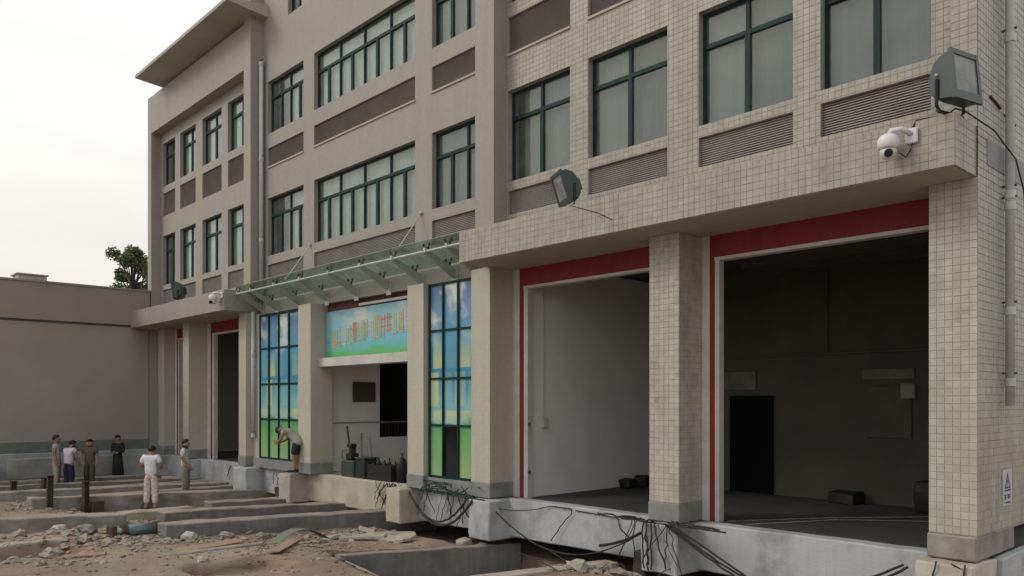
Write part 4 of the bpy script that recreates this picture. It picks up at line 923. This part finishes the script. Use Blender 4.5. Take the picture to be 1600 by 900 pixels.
rubble('rubble', 'loose pale rubble scattered over the site', AR[1::2], surf('pinkish_rubble', (.36, .30, .265), (.20, .165, .145), s=3))
rubble('soil_clods', 'brown soil clods strewn over the sand', [(-15, -4.5, 2.0, 1.4, 260, .015, .06), (-12.5, -3.2, 1.4, .8, 140, .012, .05), (-19.5, -4, 2, 1.2, 120, .02, .07)], surf('soil', (.20, .14, .10), s=4))
tag(broken_box(-8.28, -8.08, .5, .9, -1.25, -.62, (2, 2, 2), .05).build('earth_remnant', M_rust), 'rusty brown earth block left of the stub under the middle tiled column', 'block')
tag(broken_box(-20.95, -20.5, .55, .95, -1.1, -.55, (2, 2, 2), .06).build('earth_remnant', M_rust), 'brown earth block under the pinkish stub', 'block')
# tarps at the foot of the low building
def tarp(label, y0, y1, x0, x1, zt):
    mb = MB(); ny, nx_ = 26, 10
    for i in range(ny+1):
        for j in range(nx_+1):
            y = y0+(y1-y0)*i/ny; u = j/nx_; x = x0+(x1-x0)*u; p = Vector((x*2.2, y*1.6, 3))
            z = -1.0 + (zt+1.0)*(1-u)**1.4 + .12*noise.noise(p) + .05*noise.noise(p*2.7); mb.v.append((x, y, max(z, hgt(x, y)+.01)))
    for i in range(ny):
        for j in range(nx_): a = i*(nx_+1)+j; mb.f.append((a, a+1, a+nx_+2, a+nx_+1))
    o = mb.build('tarpaulin', M_tarp, smooth=True); sm = o.modifiers.new('thick', 'SOLIDIFY'); sm.thickness = .01
    return tag(o, label, 'tarpaulin', 'tarpaulins at the low building')
tarp('crumpled pale blue tarpaulin heaped against the low beige building at far left', -9.0, -4.3, -30.95, -29.9, .05)
SH = slab('leaning_sheet', 'pale sheet leaning on the footing behind the two people at left', 'sheet', (-30.6, -2.3, -.42), (.05, 3.4, .72), (0, .35, 0), M_palebase, .02)

# ------------------------------------------------------------------ clutter in the lobby doorway
E1 = thing('engine_pump', 'olive engine pump with a black top standing in the entrance doorway', 'machine', (-17.9, 1.25, FZ))
MB().bevbox(-18.35, -17.75, 1.1, 1.5, FZ+.001, .30, .03).build('base_tank', M_machine, E1)
MB().bevbox(-18.25, -17.95, 1.18, 1.42, .301, .48, .03).tube([(-18.1, 1.3, .48), (-18.1, 1.3, .62)], .09, 12).build('engine', M_black, E1)
MB().tube([(-18.3, 1.12, .33), (-18.3, 1.12, .55), (-17.9, 1.12, .55), (-17.9, 1.12, .33)], .014, 6).build('handle', M_steel, E1)
MB().bevbox(-18.22, -18.0, 1.2, 1.38, .621, .72, .02).build('filter', M_black, E1)
E2 = thing('dark_cabinet', 'dark green box beside the olive pump in the doorway', 'box', (-17.45, 1.3, FZ))
MB().bevbox(-17.68, -17.25, 1.12, 1.5, FZ+.001, .36, .02).build('body', surf('blackish_green', (.022, .032, .028), s=4), E2); MB().bevbox(-17.70, -17.23, 1.10, 1.52, .361, .40, .012).build('lid', M_machine, E2)
E3 = thing('bottle_crate', 'dark crate full of small bottles in the entrance doorway', 'crate', (-16.6, 1.3, FZ))
MB().box(-17.15, -16.1, 1.12, 1.14, FZ+.001, .26).box(-17.15, -16.1, 1.48, 1.50, FZ+.001, .26).box(-17.15, -17.13, 1.141, 1.479, FZ+.001, .26).box(-16.12, -16.10, 1.141, 1.479, FZ+.001, .26).box(-17.129, -16.121, 1.141, 1.479, FZ+.002, FZ+.02).build('crate', M_black, E3)
for k in range(8):
    x = -17.05+.125*k; hgt_ = .33+.05*((k*7) % 3)
    tag(MB().tube([(x, 1.25+.05*(k % 2), FZ+.021), (x, 1.25+.05*(k % 2), hgt_-.1), (x, 1.25+.05*(k % 2), hgt_-.06), (x, 1.25+.05*(k % 2), hgt_)], [.042, .042, .018, .018], 10).build('bottle', M_black), ('leftmost', 'second', 'third', 'fourth', 'fifth', 'sixth', 'seventh', 'rightmost')[k] + ' dark bottle from the left in the doorway crate', 'bottle', 'bottles in the doorway crate')
E4 = thing('gas_cylinder', 'dark gas cylinder at the right end of the bottle crate', 'cylinder', (-15.9, 1.3, FZ))
MB().tube([(-15.9, 1.3, FZ+.001), (-15.9, 1.3, .34), (-15.9, 1.3, .42), (-15.9, 1.3, .46)], [.13, .13, .09, .04], 16).build('body', M_black, E4, smooth=True); MB().tube([(-15.9, 1.3, .461), (-15.9, 1.3, .55)], .03, 8).box(-15.96, -15.84, 1.28, 1.32, .551, .58).build('valve', M_steel, E4)
for k, (x, y, x2, y2, h, lab) in enumerate(((-18.55, 1.6, -19.5, 2.0, 1.25, 'long dark pole leaning in the left corner of the entrance'), (-18.75, 2.0, -19.4, 2.4, 1.05, 'shorter grey pole leaning beside the long dark pole'), (-18.6, 2.25, -19.2, 2.5, .9, 'short thick board leaning against the entrance wall'))):
    tag(MB().tube([(x, y, FZ), (x2, y2, FZ+h)], (.025, .025, .05)[k], 8).build('leaning_pole', (M_steel, M_plinth, M_louv)[k]), lab, 'pole', 'poles leaning in the entrance')
for k, (x, y, s_) in enumerate(((-11.45, 4.3, .2), (-11.4, 4.75, .25), (-11.2, 5.15, .22))):
    tag(slab('floor_bundle', '', '', (x, y, FZ+s_*.5), (.3, .35, s_), (0, 0, .4*k), M_black, .04), ('front', 'middle', 'rear')[k] + ' of three dark bundles on the left garage floor by the white wall', 'bundle', 'dark bundles in the left garage')

# ------------------------------------------------------------------ plants
def leafmat(name, c):
    m, n, p, out = nodes(name); p.inputs['Base Color'].default_value = c4(c); p.inputs['Roughness'].default_value = .55
    t = N(n, 'ShaderNodeBsdfTranslucent'); t.inputs[0].default_value = c4((c[0]*1.5, c[1]*1.6, c[2]*.9)); ms = N(n, 'ShaderNodeMixShader'); ms.inputs[0].default_value = .45
    n.links.new(p.outputs[0], ms.inputs[1]); n.links.new(t.outputs[0], ms.inputs[2]); n.links.new(ms.outputs[0], out.inputs[0]); return m
M_leaf = [leafmat('leaf_%s' % a, c) for a, c in (('mid', (.10, .12, .065)), ('pale', (.16, .18, .115)), ('deep', (.06, .08, .045)))]
M_bark = surf('bark', (.09, .07, .05), s=8, bs=20, bstr=.6)
def leaves(n, sampler, size, mats, parent, name='crown', seed=1):
    rr = random.Random(seed); mb = MB(); mi = []
    for _ in range(n):
        p = sampler(rr); s_ = size*rr.uniform(.6, 1.3); a = Vector((rr.uniform(-1, 1), rr.uniform(-1, 1), rr.uniform(-.6, .6))).normalized(); b = a.cross(Vector((rr.uniform(-1, 1), rr.uniform(-1, 1), rr.uniform(-1, 1)))).normalized()
        i = len(mb.v); mb.v += [tuple(p-a*s_), tuple(p+b*s_*.42), tuple(p+a*s_), tuple(p-b*s_*.42)]; mb.f.append((i, i+1, i+2, i+3)); mi.append(rr.choice((0, 0, 1, 2)))
    me_ = bpy.data.meshes.new(name); me_.from_pydata(mb.v, [], mb.f)
    for m in mats: me_.materials.append(m)
    me_.polygons.foreach_set('material_index', mi); o = bpy.data.objects.new(name, me_); sc.collection.objects.link(o); attach(o, parent); return o
def tree(label, x, y, zc, rad, hh, n, seed):
    T = thing('tree', label, 'tree', (x, y, -1)); rr = random.Random(seed)
    tr_ = MB().tube([(x, y, -1.1), (x+.1, y, 2), (x, y+.1, zc-hh*.5), (x+.15, y, zc+hh*.3)], [.22, .17, .12, .04], 8)
    cl = []
    for k in range(34):
        a = rr.uniform(0, 6.28); q = rr.uniform(.3, 1.0); zz = rr.uniform(-.85, 1.0); w_ = math.sqrt(max(.05, 1-zz*zz*.8))
        c = Vector((x+math.cos(a)*rad*q*w_*.85, y+math.sin(a)*rad*q*w_*.85, zc+zz*hh*.85)); cl.append((c, rr.uniform(.22, .42)*rad*.55))
        s_ = Vector((x, y+.05, zc-hh*.6+rr.uniform(0, hh*.6))); tr_.tube([s_, s_.lerp(c, .5)+Vector((0, 0, .15)), c], [.06, .035, .012], 5)
    tr_.build('trunk', M_bark, T)
    def smp(r_):
        c, q = r_.choice(cl); v = Vector((r_.gauss(0, 1), r_.gauss(0, 1), r_.gauss(0, .8))).normalized()*q*r_.random()**.45; return c+v
    leaves(n, smp, .085, M_leaf, T, 'crown', seed)
tree('bushy dark green tree rising behind the low beige building', -38.3, 2.35, 7.1, 1.65, 1.7, 9500, 4)
# ------------------------------------------------------------------ people
SKIN = plain('skin', (.30, .19, .135), .6); HAIR = plain('black_hair', (.012, .011, .011), .6); EYE = plain('dark_eye', (.01, .01, .01), .3)
def skinned(verts, edges, radii):
    me_ = bpy.data.meshes.new('sk'); me_.from_pydata([tuple(v) for v in verts], edges, []); o = bpy.data.objects.new('sk', me_); sc.collection.objects.link(o)
    o.modifiers.new('s', 'SKIN'); o.modifiers['s'].branch_smoothing = .4; o.modifiers['s'].use_smooth_shade = True
    if not me_.skin_vertices: me_.skin_vertices.new()
    for i, r_ in enumerate(radii):
        me_.skin_vertices[0].data[i].radius = r_ if isinstance(r_, tuple) else (r_, r_)
    me_.skin_vertices[0].data[0].use_root = True
    ss = o.modifiers.new('ss', 'SUBSURF'); ss.levels = 2; ss.render_levels = 2
    dg = bpy.context.evaluated_depsgraph_get(); e = o.evaluated_get(dg); m = bpy.data.meshes.new_from_object(e)
    vs_ = [v.co.copy() for v in m.vertices]; fs = [tuple(p.vertices) for p in m.polygons]
    bpy.data.objects.remove(o); bpy.data.meshes.remove(m)
    mb = MB(); mb.v = [tuple(v) for v in vs_]; mb.f = fs; return mb
BASE = dict(pel=(0, 0, .95), spi=(0, .0, 1.12), che=(0, -.01, 1.30), nec=(0, -.01, 1.46), hb=(0, .01, 1.53), ht=(0, .015, 1.64),
            shl=(-.17, -.01, 1.40), shr=(.17, -.01, 1.40), ell=(-.22, -.03, 1.13), elr=(.22, -.03, 1.13), wrl=(-.23, .05, .90), wrr=(.23, .05, .90), hal=(-.23, .08, .83), har=(.23, .08, .83),
            hil=(-.09, 0, .90), hir=(.09, 0, .90), knl=(-.10, .02, .50), knr=(.10, .02, .50), anl=(-.10, -.02, .09), anr=(.10, -.02, .09), tol=(-.12, .13, .035), tor=(.12, .13, .035))
def person(label, x, y, z, head, height, pose, shirt, trousers, shorts=False, long_sleeve=False, skirt=False, shoe=(.03, .03, .03), sleeve=.5):
    P = {k: Vector(v) for k, v in BASE.items()}
    for k, v in pose.items(): P[k] = Vector(v)
    k_ = height/1.72; Mx = Matrix.Translation((x, y, z)) @ Matrix.Rotation(head, 4, 'Z') @ Matrix.Scale(k_, 4)
    T = thing('person', label, 'person', (x, y, z))
    V = ['pel', 'spi', 'che', 'nec', 'hb', 'ht', 'shl', 'ell', 'wrl', 'hal', 'shr', 'elr', 'wrr', 'har', 'hil', 'knl', 'anl', 'tol', 'hir', 'knr', 'anr', 'tor']; ix = {v: i for i, v in enumerate(V)}
    Ed = [('pel', 'spi'), ('spi', 'che'), ('che', 'nec'), ('nec', 'hb'), ('hb', 'ht'), ('che', 'shl'), ('shl', 'ell'), ('ell', 'wrl'), ('wrl', 'hal'), ('che', 'shr'), ('shr', 'elr'), ('elr', 'wrr'), ('wrr', 'har'),
          ('pel', 'hil'), ('hil', 'knl'), ('knl', 'anl'), ('anl', 'tol'), ('pel', 'hir'), ('hir', 'knr'), ('knr', 'anr'), ('anr', 'tor')]
    rad = dict(pel=(.115, .09), spi=(.12, .095), che=(.16, .115), nec=.058, hb=.100, ht=.116, shl=.068, shr=.068, ell=.046, elr=.046, wrl=.032, wrr=.032, hal=(.042, .022), har=(.042, .022), hil=.075, hir=.075, knl=.066, knr=.066, anl=.045, anr=.045, tol=.04, tor=.04)
    b = skinned([P[v] for v in V], [(ix[a], ix[c]) for a, c in Ed], [rad[v] for v in V])
    # face, ears, fingers
    fw = (P['ht']-P['hb']).normalized(); hc = P['hb'].lerp(P['ht'], .55); side = Vector((1, 0, 0)); front = side.cross(fw).normalized()*-1
    if front.y < 0 and abs(front.y) > abs(front.z): front = -front
    if front.z > .3: front = -front
    b.tube([hc+front*.085+fw*.02, hc+front*.115-fw*.02], [.010, .018], 6)
    for s_ in (-1, 1): b.ico(hc+side*s_*.092, .026, 1, (.5, 1, 1.3)); b.ico(hc+front*.084+side*s_*.033+fw*.02, .011, 1)
    b.tube([hc+front*.088-fw*.055-side*.025, hc+front*.092-fw*.055+side*.025], .008, 5)
    for w_, h_, s_ in (('wrl', 'hal', -1), ('wrr', 'har', 1)):
        dv = (P[h_]-P[w_]).normalized(); ac = dv.cross(side).normalized(); 
        for f in range(4):
            o_ = P[h_] + ac*(-.03+.02*f) + dv*.01; ln = (.075, .085, .08, .062)[f]; b.tube([o_, o_+dv*ln*.55, o_+dv*ln*.95-side*s_*.018], [.0095, .009, .0065], 6)
        o_ = P[w_].lerp(P[h_], .4)+ac*.03; b.tube([o_, o_+ac*.03+dv*.03, o_+ac*.035+dv*.06], [.012, .011, .008], 6)
    b.xf(Mx).build('body', SKIN, T, smooth=True)
    # shirt
    el = lambda s_, t: P['sh'+s_].lerp(P['el'+s_], t)
    sv = [P['pel']+(P['pel']-P['spi'])*.75, P['spi'], P['che'], P['nec'].lerp(P['che'], .35), P['shl'], el('l', sleeve if not long_sleeve else 1), P['shr'], el('r', sleeve if not long_sleeve else 1)]
    se = [(0, 1), (1, 2), (2, 3), (2, 4), (4, 5), (2, 6), (6, 7)]; sr = [(.185, .15), (.172, .138), (.182, .14), .085, .092, .075, .092, .075]
    if long_sleeve:
        sv += [P['wrl'], P['wrr']]; se += [(5, 8), (7, 9)]; sr += [.05, .05]
    skinned(sv, se, sr).xf(Mx).build('shirt', shirt, T, smooth=True)
    if skirt:
        lo = (P['anl']+P['anr'])*.5; pts = [P['pel']+Vector((0, 0, .05)), P['pel'].lerp(lo, .35), P['pel'].lerp(lo, .95)]
        sk = MB().tube([p for p in pts], [.165, .19, .235], 20); 
        for i_, v in enumerate(sk.v): sk.v[i_] = (v[0], (v[1]-0)*.8, v[2])
        sk.xf(Mx).build('skirt', trousers, T, smooth=True)
    else:
        kl, kr = (P['knl'], P['knr']); al, ar = P['anl'].lerp(kl, .10), P['anr'].lerp(kr, .10)
        tv = [P['pel']+(P['spi']-P['pel'])*.55, P['pel'], P['hil'], P['hil'].lerp(kl, .5), kl, P['hir'], P['hir'].lerp(kr, .5), kr]; te = [(0, 1), (1, 2), (2, 3), (3, 4), (1, 5), (5, 6), (6, 7)]; trr = [(.155, .125), (.165, .135), .118, .105, .095, .118, .105, .095]
        if not shorts: tv += [al, ar]; te += [(4, 8), (7, 9)]; trr += [.078, .078]
        skinned(tv, te, trr).xf(Mx).build('shorts' if shorts else 'trousers', trousers, T, smooth=True)
    # hair cap over crown and back of head
    hm_ = MB(); bm = bmesh.new(); bmesh.ops.create_icosphere(bm, subdivisions=3, radius=.110)
    rot = Vector((0, 0, 1)).rotation_difference((fw*.9 - front*.8).normalized()).to_matrix().to_4x4()
    bmesh.ops.delete(bm, geom=[v for v in bm.verts if v.co.z < -.025], context='VERTS')
    bmesh.ops.transform(bm, verts=bm.verts, matrix=Matrix.Translation(hc+fw*.012-front*.010) @ rot @ Matrix.Diagonal((.95, 1.03, 1.05, 1)))
    for v in bm.verts: v.co += v.normal*random.uniform(-.004, .008)
    hm_.add(bm).xf(Mx).build('hair', HAIR, T, smooth=True)
    sm = plain('shoe_%d' % int(shoe[0]*100), shoe)
    for s_ in 'lr':
        a, t_ = P['an'+s_], P['to'+s_]; q = MB().tube([a+Vector((0, -.07, -.045)), a+Vector((0, -.03, -.035)), a.lerp(t_, .6)+Vector((0, 0, -.01)), t_+Vector((0, .03, .0)), t_+Vector((0, .06, -.005))], [.035, .052, .048, .042, .02], 10)
        q.xf(Mx).build('shoe', sm, T, smooth=True)
    return T
def pat(name, c1, c2, sc_):
    m, n, p, out = nodes(name); f = rampf(n, noi(n, pos(n), sc_, 2), .48, .54); n.links.new(mixcol(n, f, c1, c2), p.inputs['Base Color']); p.inputs['Roughness'].default_value = .85; return m
def yaw(dx, dy): return math.atan2(dy, dx) - math.pi/2
tops = lambda z: z
away = (-.73, .68)
person('person in grey white shirt and pale trousers at the far left, partly hidden', -28.1, -3.15, -.96, yaw(.4, .9), 1.74, dict(), plain('grey_white_shirt', (.40, .42, .46)), plain('khaki_trousers', (.34, .33, .27)))
person('person in pale lavender shirt and navy trousers with back to the camera', -27.4, -2.98, -.96, yaw(-.5, .85), 1.62, dict(che=(0, .05, 1.29), nec=(0, .09, 1.44), hb=(0, .14, 1.50), ht=(0, .18, 1.60), shl=(-.18, .05, 1.38), shr=(.18, .05, 1.38), ell=(-.23, .05, 1.10), elr=(.23, .08, 1.10), wrl=(-.16, .24, 1.02), wrr=(.2, .2, .92), hal=(-.1, .29, 1.04), har=(.18, .26, .87)), plain('lavender_shirt', (.55, .50, .62)), plain('navy_trousers', (.018, .016, .05)))
person('person in dark olive clothes walking between the track beams', -27.42, -2.38, -.97, yaw(.8, -.5), 1.62, dict(elr=(.23, .05, 1.14), wrr=(.22, .22, .98), har=(.21, .28, .92), knl=(-.1, .12, .52), anl=(-.1, .16, .10), tol=(-.11, .3, .04), anr=(.1, -.14, .11), knr=(.1, .0, .5), tor=(.11, .0, .04)), plain('olive_shirt', (.10, .095, .075)), plain('dark_olive_trousers', (.065, .058, .045)), sleeve=.7)
person('person in black long clothes standing against the low beige wall', -29.75, -.85, -.96, yaw(.6, -.8), 1.62, dict(wrl=(-.12, .18, 1.05), wrr=(.12, .18, 1.05), hal=(-.05, .2, 1.07), har=(.05, .21, 1.06)), plain('black_top', (.018, .022, .022)), plain('black_skirt', (.014, .018, .018)), long_sleeve=True, skirt=True)
person('person in white T-shirt and pale pink patterned trousers, back to the camera', -22.05, -2.38, -1.02, yaw(*away), 1.70, dict(ell=(-.27, .0, 1.15), elr=(.27, .0, 1.15), wrl=(-.20, .20, 1.08), wrr=(.20, .20, 1.08), hal=(-.13, .25, 1.08), har=(.13, .25, 1.08), nec=(0, .02, 1.45), hb=(0, .06, 1.51), ht=(0, .09, 1.61), anl=(-.12, -.02, .09), anr=(.12, -.02, .09)), plain('white_tshirt', (.74, .74, .80)), pat('pink_pattern', (.48, .33, .35), (.60, .56, .53), 22), shoe=(.30, .15, .16), sleeve=.75)
person('person in pale camouflage shirt and grey trousers near the left garage bay', -23.55, -.9, -.98, yaw(.55, .75), 1.72, dict(elr=(.24, -.02, 1.14), wrr=(.2, .14, .93), har=(.2, .2, .88)), pat('camouflage_shirt', (.30, .33, .26), (.50, .51, .47), 16), plain('grey_trousers', (.20, .20, .18)), sleeve=.8)
fwd = (-.80, -.60)
person('person in grey shirt and dark shorts bending down on the ledge by the entrance', -19.95, .60, -.10, yaw(*fwd), 1.66, dict(pel=(0, -.14, .86), spi=(0, -.02, 1.02), che=(0, .14, 1.13), nec=(0, .27, 1.19), hb=(0, .34, 1.19), ht=(0, .45, 1.17), shl=(-.17, .2, 1.16), shr=(.17, .2, 1.16), ell=(-.2, .27, .92), elr=(.2, .27, .92), wrl=(-.12, .42, .84), wrr=(.12, .42, .84), hal=(-.08, .49, .84), har=(.08, .49, .84), hil=(-.09, -.14, .82), hir=(.09, -.14, .82), knl=(-.1, -.06, .47), knr=(.1, -.06, .47), anl=(-.1, -.1, .09), anr=(.1, -.1, .09), tol=(-.12, .06, .035), tor=(.12, .06, .035)), plain('pale_grey_shirt', (.38, .36, .37)), plain('dark_shorts', (.02, .03, .032)), shorts=True)
